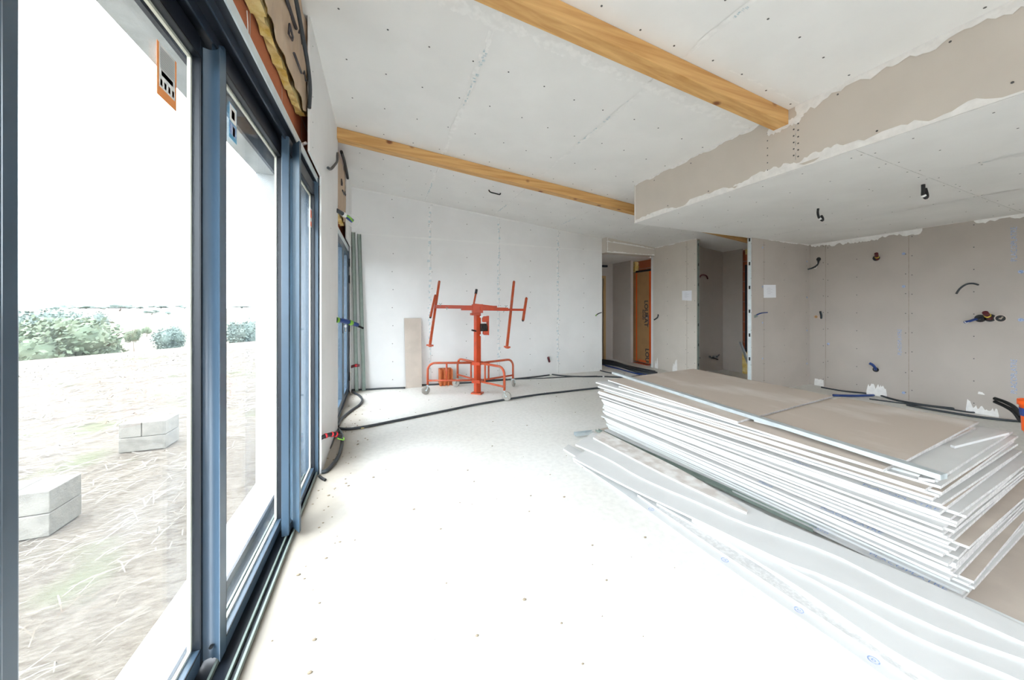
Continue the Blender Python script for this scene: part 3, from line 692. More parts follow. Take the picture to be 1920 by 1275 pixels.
# ------------------------------------------------------------------ front door wrapped in cardboard
d = empty('door_1', (5.66, 6.2, 0), kind='structure')
DX = 5.62
b = MB(); b.box((DX,6.02,0.03), (DX+0.05,6.64,2.105), 0)
b.box((DX-0.001,6.38,0.04), (DX,6.384,2.1), 1)
b.build('cardboard_wrap', [M['card'], M['woodjoin']], d)
b = MB(); b.box((DX-0.0025,6.02,0.03), (DX,6.055,2.105)); b.box((DX-0.0025,6.45,0.03), (DX,6.48,2.105)); b.box((DX-0.004,6.0,0.03), (DX+0.05,6.02,2.105))
for i in range(7): b.box((DX-0.003,6.16+i*.035,0.03), (DX,6.18+i*.035,0.08))
b.build('orange_tape', M['redorange'], d)
b = MB()
b.text('LOURAT', 0.155, (DX, 6.20, 1.45), (0,0,-1), (0,-1,0), 0, lift=0.003, bold=0.004)
b.text('Bernard', 0.07, (DX, 6.265, 1.24), (0,0,-1), (0,-1,0), 0, lift=0.003, bold=0.002)
b.text('LOU', 0.155, (DX, 6.17, 0.36), (0,0,-1), (0,-1,0), 0, lift=0.003, bold=0.004)
b.build('printed_name', M['print'], d)
b = MB(); b.box((DX-0.012,6.055,0.90), (DX-0.001,6.09,1.12)); b.tube([(DX-0.01,6.07,1.06),(DX-0.05,6.07,1.06),(DX-0.05,6.17,1.06)], 0.009, 8); b.build('door_handle', M['chrome'], d)
b = MB(); b.box((DX+0.0,5.96,0.0), (DX+0.06,5.999,2.15)); b.box((DX,6.0,2.11), (DX+0.06,6.66,2.15)); b.build('door_frame', M['dark'], d)
b = MB(); b.box((5.502,6.0,0.0), (5.62,6.44,0.012)); tag(b.build('mortar_patch', M['orangeworn']), 'orange clay dust patch on the floor below the wrapped door', 'dust patch')

# ------------------------------------------------------------------ sliding window (window_1)
W1 = empty('window_1', (-0.54, 1.8, 0), kind='structure')
b = MB()
Y0, Y1 = -3.85, 3.03
# bottom track: channel with rails
b.box((-0.66,Y0,-0.02), (-0.455,Y1,0.004), 0)
b.box((-0.463,Y0,0.004), (-0.455,Y1,0.026), 1)
b.box((-0.66,Y0,0.004), (-0.648,Y1,0.045), 0)
for x in (-0.488,-0.545,-0.605): b.box((x-0.004,Y0,0.004), (x+0.004,Y1,0.020), 1)
b.build('bottom_track', [M['dark'], M['galvg']], W1)
b = MB()
b.box((-0.66,Y0,2.235), (-0.458,Y1,2.272), 0)
b.box((-0.458,Y0,2.228), (-0.452,Y1,2.274), 1)
for x in (-0.492,-0.548,-0.606): b.box((x-0.003,Y0,2.196), (x+0.003,Y1,2.236), 2)
b.box((-0.66,Y0,2.15), (-0.645,Y1,2.236), 0)
b.build('head_frame', [M['dark'], M['galv'], mat('navy_aluminium', (0.022,0.034,0.052), 0.3)], W1)
b = MB(); b.box((-0.66,2.975,0.0), (-0.455,3.03,2.27), 0); b.box((-0.49,2.955,0.0), (-0.448,2.976,2.265), 0)
b.build('jamb', M['blue'], W1, bevel=0.002)
def sash(x, y0, y1, st0, st1, glass_z=(0.085,2.14), th=0.036, label=None, mt='blue'):
    f = MB(); z0, z1 = glass_z
    f.box((x-th/2,y0,0.02), (x+th/2,y0+st0,2.215)); f.box((x-th/2,y1-st1,0.02), (x+th/2,y1,2.215), 1)
    f.box((x-th/2,y0+st0,0.02), (x+th/2,y1-st1,z0)); f.box((x-th/2,y0+st0,z1), (x+th/2,y1-st1,2.215), 1)
    s_ = f.build('sash', [M[mt], M['dark']], W1, bevel=0.0025)
    g = MB(); g.box((x-0.003,y0+st0,z0), (x+0.003,y1-st1,z1)); gl = g.build('pane', M['glass'], s_); gl.matrix_parent_inverse = Matrix()
    sp = MB(); a, c = y0+st0, y1-st1; e = 0.010; q = x-0.010
    sp.box((q-.005,a,z0), (q+.005,c,z0+e)); sp.box((q-.005,a,z1-e), (q+.005,c,z1)); sp.box((q-.005,a,z0), (q+.005,a+e,z1)); sp.box((q-.005,c-e,z0), (q+.005,c,z1))
    o = sp.build('glazing_spacer', M['spacer'], s_); o.matrix_parent_inverse = Matrix()
    gk = MB(); i_ = x+th/2+0.001
    gk.box((i_-.002,a-.006,z0-.006), (i_,c+.006,z0)); gk.box((i_-.002,a-.006,z1), (i_,c+.006,z1+.006)); gk.box((i_-.002,c,z0), (i_,c+.006,z1)); gk.box((i_-.002,a-.006,z0), (i_,a,z1))
    o = gk.build('gasket', M['rubber'], s_); o.matrix_parent_inverse = Matrix()
    # meshes were built in world coordinates and the sash origin sits at the world origin of window_1's frame
    return s_
sash(-0.605, 0.70, 1.525, 0.155, 0.030)
sash(-0.548, 1.52, 2.315, 0.02, 0.030, (0.075,2.13))
sash(-0.492, 2.19, 2.975, 0.02, 0.03, (0.065,2.125))
sash(-0.548, -0.45, 0.54, 0.06, 0.05); sash(-0.605, -1.5, -0.40, 0.06, 0.06); sash(-0.548, -2.6, -1.45, 0.06, 0.06); sash(-0.605, -3.84, -2.55, 0.06, 0.06)
def pole(x0, y0, x1, y1, z0, z1, depth=0.045):
    """tall meeting profile with a hollow curved face towards the camera side"""
    b = MB(); n = 10; P = []
    for i in range(n+1):
        t = i/n; x = x0+(x1-x0)*t; y = y0+(y1-y0)*t + 0.020*math.sin(math.pi*t)**0.8
        P.append((x, y))
    Q = P+[(x1+0.002, y1+depth), (x0-0.004, y0+depth)]
    k = len(Q); i0 = b.add([(x,y,z0) for x,y in Q]); i1 = b.add([(x,y,z1) for x,y in Q])
    b.face([i0+i for i in range(k)][::-1]); b.face([i1+i for i in range(k)])
    for i in range(k):
        j = (i+1) % k; b.face([i0+j, i0+i, i1+i, i1+j], 0, i < n)
    o = b.build('meeting_profile', M['blue'], W1)
    h = MB(); h.disc(((x0+x1)/2, (y0+y1)/2+0.012, z0+0.05), (0,-1,0), 0.006, 0, h=0.009)
    hh = h.build('screw_hole', M['rubber'], o); hh.matrix_parent_inverse = Matrix()
    return o
pole(-0.592, 1.508, -0.530, 1.488, 0.025, 2.19)
pole(-0.535, 2.300, -0.470, 2.255, 0.025, 2.19)
b = MB(); b.prism([(-0.470,2.250,0.03),(-0.422,2.175,0.03),(-0.418,2.20,0.03),(-0.466,2.30,0.03)][::-1], (0,0,2.165)); b.build('cover_flange', M['blue'], W1, bevel=0.002)
b = MB(); b.box((-0.60,0.55,0.02), (-0.575,0.845,2.21)); b.box((-0.575,0.55,0.02), (-0.47,0.67,2.21)); b.build('near_stile', M['blue'], W1, bevel=0.006)
# stickers on the panes
def sticker(x, y0, y1, z0, z1, border, parts, label):
    b = MB(); xi = x; b.box((xi,y0,z0), (xi+0.0006,y1,z1), 0)
    for (a, c, e, f, m) in parts: b.box((xi+0.0005, y0+(y1-y0)*a, z0+(z1-z0)*e), (xi+0.0012, y0+(y1-y0)*c, z0+(z1-z0)*f), m)
    o = b.build('sticker', [border, M['white'], M['pencil'], M['redorange'], M['bluetext'], M['print']], W1); o['label'] = label
rows = [(0.14,0.86,0.92-i*0.045,0.94-i*0.045,2) for i in range(9)]
sticker(-0.600, 1.275, 1.375, 1.885, 2.04, mat('sticker_orange',(0.85,0.30,0.08),0.5), [(0.1,0.90,0.18,1.0,1)]+rows+[(0.2,0.8,0.42,0.52,2)]+[(0.15+i*0.2,0.25+i*0.2,0.22,0.34,3) for i in range(4)], 'orange bordered label with grey print')
sticker(-0.542, 1.60, 1.672, 1.925, 2.06, mat('sticker_blue',(0.10,0.35,0.55),0.5), [(0.06,0.94,0.50,0.97,1),(0.3,0.7,0.6,0.85,3),(0.06,0.94,0.12,0.46,4),(0.45,0.75,0.14,0.40,3)], 'small blue label with white and orange pictures')
sticker(-0.487, 2.86, 2.925, 1.87, 2.01, M['white'], [(0.2,0.8,0.5,0.9,3),(0.2,0.8,0.06,0.3,3)], 'white label with red marks')

# ------------------------------------------------------------------ french window (window_2)
W2 = empty('window_2', (-0.47, 5.1, 0), kind='structure')
b = MB(); X0, X1 = -0.56, -0.455
b.box((X0,4.02,0.0), (X1,5.66,0.03), 0); b.box((X0,4.02,2.12), (X1,5.66,2.19), 1); b.box((X0,4.02,0.03), (X1,4.075,2.12), 2); b.box((X0,5.61,0.03), (X1,5.66,2.12), 0)
b.build('window_frame', [M['blue'], M['galv'], M['dark']], W2, bevel=0.002)
for (a, c, s0, s1) in ((4.08,4.90,0.09,0.10), (4.905,5.605,0.12,0.14)):
    f = MB(); x0, x1 = -0.515, -0.463
    f.box((x0,a,0.035), (x1,a+s0,2.115)); f.box((x0,c-s1,0.035), (x1,c,2.115)); f.box((x0,a+s0,0.035), (x1,c-s1,0.12)); f.box((x0,a+s0,2.04), (x1,c-s1,2.115))
    lf = f.build('leaf', M['blue'], W2, bevel=0.002)
    g = MB(); g.box((-0.49,a+s0,0.12), (-0.484,c-s1,2.04)); o = g.build('pane', M['glass'], lf); o.matrix_parent_inverse = Matrix()
for y in (4.078, 5.615):
    for z in (0.25, 0.98, 1.70, 1.95):
        b = MB(); b.tube([(-0.447,y,z-0.06),(-0.447,y,z+0.06)], 0.011, 8); b.build('hinge', M['rubber'], W2)
b = MB(); b.box((-0.463,4.84,0.95), (-0.455,4.87,1.15), 0); b.tube([(-0.458,4.855,1.10),(-0.40,4.855,1.10),(-0.40,4.76,1.10)], 0.009, 8, 0); b.build('handle', M['rubber'], W2)
b = MB(); b.box((-0.463,4.94,1.02), (-0.425,5.02,1.05), 0); b.tube([(-0.44,4.98,0.96),(-0.44,4.98,1.07)], 0.008, 8); b.build('catch', M['chrome'], W2)

# ------------------------------------------------------------------ insulation above the windows
def batt(y0, y1, z0f, ztop, label, xb=-0.512, xf=-0.447, seed=2, marks=True):
    rng = random.Random(seed); root = empty('wool_batt', (xb, (y0+y1)/2, z0f(0.5)), label, 'insulation')
    n = 26; b = MB(); rows = []
    for side in (0, 1):
        g = []
        for j in range(9):
            r_ = []
            for i in range(n+1):
                t = i/n; y = y0+(y1-y0)*t; zb = z0f(t)+rng.uniform(-.012,.012)*(j == 0)
                z = zb+(ztop-zb)*j/8; x = (xb if side == 0 else xf-0.004)+rng.uniform(-.003,.003)
                r_.append((x,y,z))
            g.append(b.add(r_))
        rows.append(g)
    A, B_ = rows
    for j in range(8):
        for i in range(n):
            b.face([A[j]+i, A[j]+i+1, A[j+1]+i+1, A[j+1]+i][::-1], 0, True); b.face([B_[j]+i, B_[j]+i+1, B_[j+1]+i+1, B_[j+1]+i], 0, True)
        b.face([A[j], A[j+1], B_[j+1], B_[j]]); b.face([A[j]+n, B_[j]+n, B_[j+1]+n, A[j+1]+n])
    for i in range(n): b.face([A[0]+i, B_[0]+i, B_[0]+i+1, A[0]+i+1])
    b.build('wool', M['wool'], root)
    k = MB(); G = []
    for j in range(9):
        r_ = []
        for i in range(n+1):
            t = i/n; y = y0+(y1-y0)*t*0.995; zb = z0f(t)+0.015+0.012*math.sin(t*23); z = zb+(ztop-zb)*j/8
            r_.append((xf+0.006*math.sin(t*31+j*0.8)+0.004*math.sin(j*2.1), y, z))
        G.append(k.add([(q[0]+0.012,q[1],q[2]) for q in r_]))
    for j in range(8):
        for i in range(n): k.face([G[j]+i, G[j]+i+1, G[j+1]+i+1, G[j+1]+i], 0, True)
    kk = k.build('kraft_facing', M['kraftwrap'], root)
    if marks:
        p = MB()
        def stroke(yz, r=0.010): p.tube([(xf+0.024, y, z) for y, z in yz], r, 6)
        for (cy, czz, s) in marks:
            stroke([(cy,czz),(cy+0.10*s,czz+0.02),(cy+0.12*s,czz+0.07*s),(cy+0.02*s,czz+0.09*s),(cy,czz)], 0.008*s)
            stroke([(cy+0.16*s,czz-0.02),(cy+0.42*s,czz-0.01)], 0.010*s)
            stroke([(cy+0.50*s,czz+0.02),(cy+0.54*s,czz+0.08*s),(cy+0.60*s,czz+0.02),(cy+0.66*s,czz+0.07*s)], 0.006*s)
        p.build('printed_marks', M['print'], root)
    return root
batt(0.2, 1.72, lambda t: 2.53+0.03*math.sin(t*5), 3.14, 'wool batt with torn yellow edge nearest the camera above window', marks=[(1.2,2.9,1.0)])
batt(1.74, 2.72, lambda t: 2.52+0.10*max(0,t-0.8)*4, 3.14, 'kraft faced wool batt hanging beside the white wall edge', marks=[(1.83,2.84,0.9),(2.05,2.68,0.7)], seed=5, xf=-0.468, xb=-0.512)
batt(4.10, 5.01, lambda t: 2.36+0.0*t, 3.03, 'kraft faced wool batt above the french window', marks=[(4.40,2.70,0.8)], seed=6, xf=-0.456, xb=-0.512)
b = MB(); b.tube(smooth_path([(-0.425,1.6,3.05),(-0.42,2.07,2.90),(-0.415,2.20,2.82),(-0.418,2.40,2.74),(-0.425,2.50,2.67),(-0.43,2.50,2.55)]), 0.011, 8)
tag(b.build('conduit', M['cable']), 'dark corrugated conduit draped over the kraft insulation above window', 'conduit')
b = MB(); b.tube(smooth_path([ax(563,272,-0.50), ax(574,268,-0.46)]), 0.010, 8)
tag(b.build('pipe_stub', M['white']), 'short white plastic pipe stub beside the window head', 'pipe')
b = MB(); b.tube([ax(463,20,-0.512), ax(464.5,45,-0.512), ax(465,83,-0.512)], 0.0022, 5)
tag(b.build('string', M['white']), 'white string hanging over the terracotta lintel', 'string')

# ------------------------------------------------------------------ plasterboard stack
TH = 0.0125
def sheet(xf, yf, xn, yn, z, up, width=1.25, label=None, group=None, dust=False, bend=0.0, text=None, seed=0, across=None):
    """xf,yf far end and xn,yn near end of the long edge that faces the windows; z = top"""
    a = Vector((xn,yn,0)); c = Vector((xf,yf,0)); d = (c-a); L_ = d.length; d.normalize(); s = Vector((d.y,-d.x,0)) if across is None else Vector((*across,0)).normalized()
    root = b = MB(); n = 8; rng = random.Random(seed)
    def P(t, u, zz):
        lift = bend*(max(0, 0.35-t)/0.35)**2 + 0.0005*math.sin(t*9+seed)
        return a+d*L_*t+s*u+Vector((0,0,zz+lift))
    us = [0.0, 0.045, width-0.045, width]; dz = [-0.0016, 0, 0, -0.0016]
    T = [[b.add([P(i/n,u,z+q)]) for u,q in zip(us,dz)] for i in range(n+1)]; B_ = [[b.add([P(i/n,u,z-TH)]) for u in us] for i in range(n+1)]
    mt = 1 if up == 'k' else 0; mb = 0 if up == 'k' else 1
    for i in range(n):
        for j in range(3):
            b.face([T[i][j],T[i][j+1],T[i+1][j+1],T[i+1][j]], mt); b.face([B_[i][j],B_[i+1][j],B_[i+1][j+1],B_[i][j+1]], mb)
        b.face([T[i][0],T[i+1][0],B_[i+1][0],B_[i][0]], 0); b.face([T[i][3],B_[i][3],B_[i+1][3],T[i+1][3]], 0)
    for j in range(3):
        b.face([T[0][j],B_[0][j],B_[0][j+1],T[0][j+1]], 2); b.face([T[n][j],T[n][j+1],B_[n][j+1],B_[n][j]], 2)
    if text:
        for (t, body, size) in text:
            b.text(body, size, P(t,0.008,z), -d, s, 3, lift=0.0012)
    o = b.build('plasterboard_sheet', [M['edgew'], M['kraftdust'] if dust else M['kraft'], M['gyps'], M['bluetext']])
    o.data.materials[0] = M['edgew']
    return tag(o, label, 'plasterboard', group)
rows = [(2.074,2.786,2.060,1.474,0.5700,'k'),(2.066,1.461,2.267,0.821,0.5700,'k'),(2.044,2.587,2.073,0.824,0.5570,'k'),(1.975,2.849,2.201,0.707,0.5440,'w'),(1.919,2.734,2.174,0.688,0.5310,'w'),(1.979,2.721,2.114,0.713,0.5178,'k'),(1.990,2.727,2.183,0.688,0.5046,'k'),(1.989,2.738,2.174,0.694,0.4914,'w'),(1.947,2.763,2.152,0.703,0.4782,'k'),(1.946,2.773,2.140,0.710,0.4650,'w'),(1.962,2.776,2.189,0.692,0.4518,'w'),(2.025,2.760,2.211,0.686,0.4386,'k'),(2.019,2.771,2.213,0.686,0.4254,'w'),(2.035,2.773,2.266,0.667,0.4122,'w'),(2.039,2.780,2.296,0.657,0.3990,'w'),(2.007,2.800,2.236,0.682,0.3858,'w'),(2.014,2.805,2.263,0.672,0.3726,'w'),(2.029,2.807,2.262,0.674,0.3594,'w'),(2.035,2.812,2.209,0.695,0.3462,'w'),(2.047,2.814,2.258,0.678,0.3330,'w'),(2.047,2.821,2.215,0.695,0.3198,'w'),(2.048,2.828,2.233,0.689,0.3066,'w'),(2.045,2.835,2.258,0.681,0.2934,'w'),(2.069,2.833,2.241,0.689,0.2802,'w'),(2.070,2.839,2.315,0.655,0.2670,'k'),(2.057,2.850,2.271,0.679,0.2538,'w'),(2.066,2.852,2.245,0.690,0.2406,'w'),(2.081,2.853,2.223,0.699,0.2274,'w'),(2.097,2.852,2.288,0.676,0.2142,'w'),(2.099,2.857,2.272,0.683,0.2010,'w'),(2.097,2.864,2.280,0.680,0.1878,'w'),(2.103,2.867,2.283,0.680,0.1746,'w'),(2.101,2.873,2.259,0.690,0.1614,'w'),(2.113,2.873,2.270,0.686,0.1482,'w'),(2.119,2.876,2.290,0.680,0.1350,'w'),(2.133,2.876,2.262,0.691,0.1218,'w'),(2.124,2.884,2.359,0.655,0.1086,'k'),(2.132,2.886,2.339,0.663,0.0954,'w'),(2.146,2.885,2.363,0.655,0.0822,'w'),(2.148,2.889,2.343,0.663,0.0690,'w'),(2.160,2.889,2.318,0.674,0.0558,'w'),(2.159,2.894,2.337,0.667,0.0426,'w')]
special = {
 0: 'dusty brown-backed half sheet lying at far end of stack top',
 1: 'dusty brown-backed half sheet lying at near end of stack top',
 2: 'long brown-backed sheet directly under the two top half sheets',
 3: 'white-faced sheet under the brown ones, wide grey corner at right',
 4: 'white-faced sheet near the top of the stack with a ragged corner',
 6: 'brown-backed sheet showing a long brown band below the stack top',
 8: 'brown-backed sheet jutting out at the near corner of the stack',
 12: 'white sheet with blue print along its edge in upper stack',
 29: 'white sheet with blue print along its edge halfway down the stack',
 36: 'brown-backed sheet jutting out low on the near stack corner',
 41: 'lowest white sheet of the stack with large blue print on its edge',
}
for i, (xf, yf, xn, yn, z, up) in enumerate(rows):
    xo = 0; tx = None
    if i == 12: xo = -0.055; tx = [(0.115,'PLACOPLATRE',0.036),(0.25,'Placo',0.036)]
    if i == 29: xo = -0.055; tx = [(0.20,'PLACOPLATRE',0.036),(0.34,'Placo',0.036)]
    if i == 41: xo = -0.048; tx = [(0.13,'PLACOPLATRE',0.038),(0.24,'Placo',0.040)]
    wdt = 1.27+0.02*math.sin(i*5)
    if i == 0: wdt = 1.32
    if i in special: lb, gp = special[i], None
    else: lb, gp = 'white plasterboard sheet inside the tall stack showing only a thin pale edge', 'thin-edged plasterboard sheets in the tall stack'
    if i == 1:
        xf, yf, xn, yn = 2.19, 1.462, 2.258, 0.82; wdt = 1.20
    sheet(xf+xo, yf, xn+xo, yn, z, up, wdt, lb, gp, dust=(i < 3), bend=0.0, text=tx, seed=i, across={0:(1.34,0.16),1:(1.0,0.10)}.get(i, (1.0, 0.085+0.012*math.sin(i*2.3))))
sheet(2.10, 2.96, 2.375, 0.50, 0.0285, 'k', 1.35, 'brown-backed bottom sheet under the whole stack, lying on the floor', None, seed=77)
# scraps sandwiched at the near corner, fallen offcut at the right end
b = MB(); b.prism([az(1722,900,0.5445),az(1752,905,0.5445),az(1757,897,0.5445),az(1728,893,0.5445)], (0,0,0.012)); tag(b.build('plasterboard_offcut', M['gyps']), 'tiny gypsum scrap poking from the near corner of the stack', 'offcut')
p = [az(1782,838,0.5445),az(1889,810,0.5445),az(1892,815,0.5445),az(1790,841,0.5445)]
b = MB(); b.prism(p[::-1], (0,0,0.012)); tag(b.build('plasterboard_offcut', M['edgew']), 'narrow white offcut lying beside the top sheet at stack right end', 'offcut')
# galvanised channel across the top
def channel(a, c, wdt, hgt, th, name, label, m, up=(0,0,1)):
    a = Vector(a); c = Vector(c); d = (c-a).normalized(); u = Vector(up); s = d.cross(u).normalized(); u = s.cross(d).normalized(); b = MB()
    prof = [(-wdt/2,0),(wdt/2,0),(wdt/2,hgt),(wdt/2-th,hgt),(wdt/2-th,th),(-wdt/2+th,th),(-wdt/2+th,hgt),(-wdt/2,hgt)]
    b.prism([a+s*q[0]+u*q[1] for q in prof], c-a)
    return tag(b.build(name, m), label, 'metal profile')
e0 = az(1148,696,0.60); e1 = az(1762,889,0.60)
channel((e0.x+0.02,e0.y,0.592), (e1.x+0.035,e1.y,0.592), 0.048, -0.020, 0.0012, 'steel_channel', 'long pale galvanised channel lying on top of the stack', M['galv'])

# ------------------------------------------------------------------ offcut strips on the floor
def strip(name, z, near, far, mt, label, th=0.0125, circles=None, cat='offcut', side=None):
    n = [az(*p, z) for p in near]; f = [az(*p, z) for p in far]
    def res(P, k=24):
        P = smooth_path(P, 5); L_ = [0]
        for i in range(1, len(P)): L_.append(L_[-1]+(P[i]-P[i-1]).length)
        out = []
        for q in range(k+1):
            t = L_[-1]*q/k; j = 1
            while j < len(L_)-1 and L_[j] < t: j += 1
            u = (t-L_[j-1])/max(1e-9, L_[j]-L_[j-1]); out.append(P[j-1].lerp(P[j], u))
        return out
    n = res(n); f = res(f); b = MB(); k = len(n); dn = Vector((0,0,-th))
    a = b.add(n); c = b.add(f); a2 = b.add([p+dn for p in n]); c2 = b.add([p+dn for p in f])
    for i in range(k-1):
        b.face([a+i,a+i+1,c+i+1,c+i], 0); b.face([a2+i,c2+i,c2+i+1,a2+i+1], 0)
        b.face([a+i,a2+i,a2+i+1,a+i+1], 1); b.face([c+i,c+i+1,c2+i+1,c2+i], 1)
    b.face([a,c,c2,a2], 2); b.face([a+k-1,a2+k-1,c2+k-1,c+k-1], 2)
    if circles:
        for q in circles: b.ring(az(*q, z), (0,0,1), 0.013, 0.0165, 3); b.ring(az(*q, z), (0,0,1), 0.003, 0.006, 3)
    return tag(b.build(name, [M[mt], M['edgew'], M['gyps'], M['bluetext']]), label, cat)
strip('plasterboard_strip', .013, [(1075,862),(1159,918),(1276,1002),(1449,1124),(1548,1190),(1662,1271),(1740,1325)], [(1110,862),(1200,922),(1330,1010),(1465,1095),(1600,1185),(1726,1268),(1796,1318)], 'edgew', 'white plasterboard strip closest to camera with faint blue ring stamps', circles=[(1221,955),(1359,1050),(1498,1144),(1638,1238)])
strip('plasterboard_strip', .013, [(1056,841),(1090,862),(1120,880)], [(1066,833),(1100,852),(1140,872)], 'edgew', 'short white strip end sticking out farthest left on the floor')
strip('plasterboard_strip', .026, [(1195,927),(1322,1015),(1449,1099),(1594,1194),(1711,1274),(1790,1330)], [(1240,943),(1420,1047),(1560,1138),(1650,1196),(1770,1276),(1860,1338)], 'strip_core', 'grey crumbly plasterboard strip beside the ring stamped one')
strip('plasterboard_strip', .039, [(1231,943),(1412,1048),(1548,1142),(1702,1250),(1800,1322)], [(1300,968),(1450,1048),(1610,1146),(1750,1236),(1870,1320)], 'edgew', 'narrow white strip next to the grey crumbly one')
strip('plasterboard_strip', .052, [(1297,974),(1400,1040),(1503,1104),(1662,1212),(1757,1266),(1850,1325)], [(1330,973),(1445,1033),(1565,1093),(1725,1183),(1855,1237),(1965,1306)], 'edgew', 'second narrow white strip fanning out toward the lower right')
strip('plasterboard_strip', .065, [(1297,973),(1380,1014),(1539,1094),(1707,1188),(1888,1264),(1990,1312)], [(1330,962),(1430,1010),(1570,1074),(1720,1144),(1900,1222),(2010,1282)], 'edgew', 'middle white strip with a thin raised edge in the fan')
strip('plasterboard_strip', .078, [(1074,858),(1138,892),(1195,921),(1297,969),(1458,1046),(1548,1080),(1657,1130),(1775,1184),(1920,1236),(2000,1269)], [(1100,843),(1155,868),(1215,893),(1326,943),(1400,977),(1565,1036),(1690,1092),(1848,1160),(1940,1198),(2015,1233)], 'edgew', 'wide white strip below the widest one, pointed left end')
strip('plasterboard_strip', .091, [(1079,833),(1140,860),(1205,897),(1317,945),(1390,978),(1548,1033),(1684,1100),(1843,1170),(1925,1207),(2000,1239)], [(1112,810),(1180,840),(1303,898),(1390,941),(1449,970),(1562,1018),(1730,1088),(1820,1127),(1925,1176),(2000,1211)], 'edgew', 'widest white strip running along the brown stack base')
strip('plasterboard_strip', .104, [(1112,820),(1200,866),(1290,911),(1400,961)], [(1130,808),(1210,847),(1300,893),(1402,957)], 'pale_dust', 'dusty brown strip tapering over the widest white one')
channel(az(1078,817,0.02), az(1112,813,0.02), 0.045, 0.03, 0.0012, 'steel_channel', 'stub of steel channel poking out left of the floor strips', M['galv'])
channel(az(1131,806,0.030)+Vector((-0.075,0,0)), az(1545,990,0.030)+Vector((-0.085,0,0)), 0.04, 0.02, 0.0012, 'steel_channel', 'grey green channel wedged along the bottom sheet of the stack', M['galvg'])

# ------------------------------------------------------------------ plasterboard lift
LFT = Vector((1.335, 4.93, 0))
lift = empty('plasterboard_lift', LFT, 'orange plasterboard lift on four casters in front of back wall', 'panel lift')
O = M['orange']; OW = M['orangeworn']
rotm = Matrix.Rotation(R(-6), 3, 'Z')
def rbox(b, c, sx, sy, z0, z1, m=0, ang=-6):
    r_ = Matrix.Rotation(R(ang), 3, 'Z'); c = Vector(c)
    b.prism([c+r_@Vector((x,y,0))+Vector((0,0,z0)) for x,y in ((-sx/2,-sy/2),(sx/2,-sy/2),(sx/2,sy/2),(-sx/2,sy/2))][::-1], (0,0,z1-z0), m)
b = MB(); rbox(b, LFT, 0.078, 0.085, 0.02, 1.20, 0, 12); b.build('mast', O, lift, bevel=0.004)
b = MB(); rbox(b, LFT, 0.16, 0.12, 0.0, 0.02, 0, -38); b.build('foot_plate', OW, lift)
b = MB(); rbox(b, LFT, 0.15, 0.11, 1.20, 1.33, 0, -2); b.box((LFT.x-0.10, LFT.y-0.05, 1.165), (LFT.x+0.04, LFT.y+0.05, 1.20)); b.build('head', O, lift, bevel=0.004)
for z in (0.455, 0.19):
    b = MB(); rbox(b, LFT, 0.13, 0.12, z-0.025, z+0.02, 0, -38); b.build('collar', O, lift)
def leg(end, ztop, zbot, strut_t):
    end = Vector(end); d = (end-LFT); d.z = 0; L_ = d.length; u = d.normalized(); P0 = LFT+u*0.05; E = LFT+u*L_
    b = MB(); r_ = 0.017
    pts = [P0+Vector((0,0,ztop)), E-u*0.11+Vector((0,0,ztop))]
    for k in range(1, 6):
        a = k/6*math.pi/2; pts.append(E-u*0.11+u*0.11*math.sin(a)+Vector((0,0,ztop-0.11*(1-math.cos(a)))))
    pts += [E+Vector((0,0,ztop-0.11)), E+Vector((0,0,0.14))]
    b.tube(pts, r_, 10); b.tube([P0+Vector((0,0,zbot)), E+Vector((0,0,zbot))], r_*0.85, 8)
    sp = LFT+u*L_*strut_t; b.tube([sp+Vector((0,0,ztop)), sp+Vector((0,0,zbot))], r_*0.85, 8)
    lg = b.build('leg', OW, lift)
    cw = MB(); side = Vector((-u.y, u.x, 0)); wc = E+side*0.03
    wdir = (u+side*0.6).normalized(); ws = Vector((-wdir.y, wdir.x, 0))
    cw.tube([E+Vector((0,0,0.11)), E+Vector((0,0,0.165))], 0.012, 8, 1)
    cw.bar(E+ws*0.022+Vector((0,0,0.125)), E+ws*0.022+wdir*0.03+Vector((0,0,0.055)), 0.003, 0.03, 1, up=ws); cw.bar(E-ws*0.022+Vector((0,0,0.125)), E-ws*0.022+wdir*0.03+Vector((0,0,0.055)), 0.003, 0.03, 1, up=ws)
    cw.bar(E-ws*0.025+Vector((0,0,0.125)), E+ws*0.025+Vector((0,0,0.125)), 0.03, 0.004, 1)
    ct = E+wdir*0.03+Vector((0,0,0.063)); cw.tube([ct-ws*0.014, ct-ws*0.010, ct+ws*0.010, ct+ws*0.014], [0.056,0.063,0.063,0.056], 20, 0); cw.tube([ct-ws*0.026, ct+ws*0.026], 0.008, 8, 1)
    o = cw.build('caster', [M['tire'], M['galv']], lg); o.matrix_parent_inverse = Matrix()
    if strut_t:
        pass
leg((0.64,5.16,0), 0.46, 0.20, 0.62); leg((1.15,5.46,0), 0.46, 0.20, 0.30); leg((1.58,4.42,0), 0.46, 0.19, 0.30); leg((1.985,5.14,0), 0.45, 0.19, 0.30)
zc = lambda p: ay(p[0], p[1], 4.93)
b = MB(); b.bar(zc((816,575)), zc((931,576.5)), 0.045, 0.05); b.build('left_crossbar', O, lift)
b = MB(); b.bar(ay(865,579.5,4.90), ay(984,581,4.90), 0.04, 0.035); b.build('right_crossbar', O, lift); 
b = MB(); b.bar(ay(888,571,4.90), ay(931,576,4.90), 0.05, 0.03); b.bar(ay(900,579,4.87), ay(952,580,4.87), 0.04, 0.05); b.build('telescoping_sleeve', O, lift)
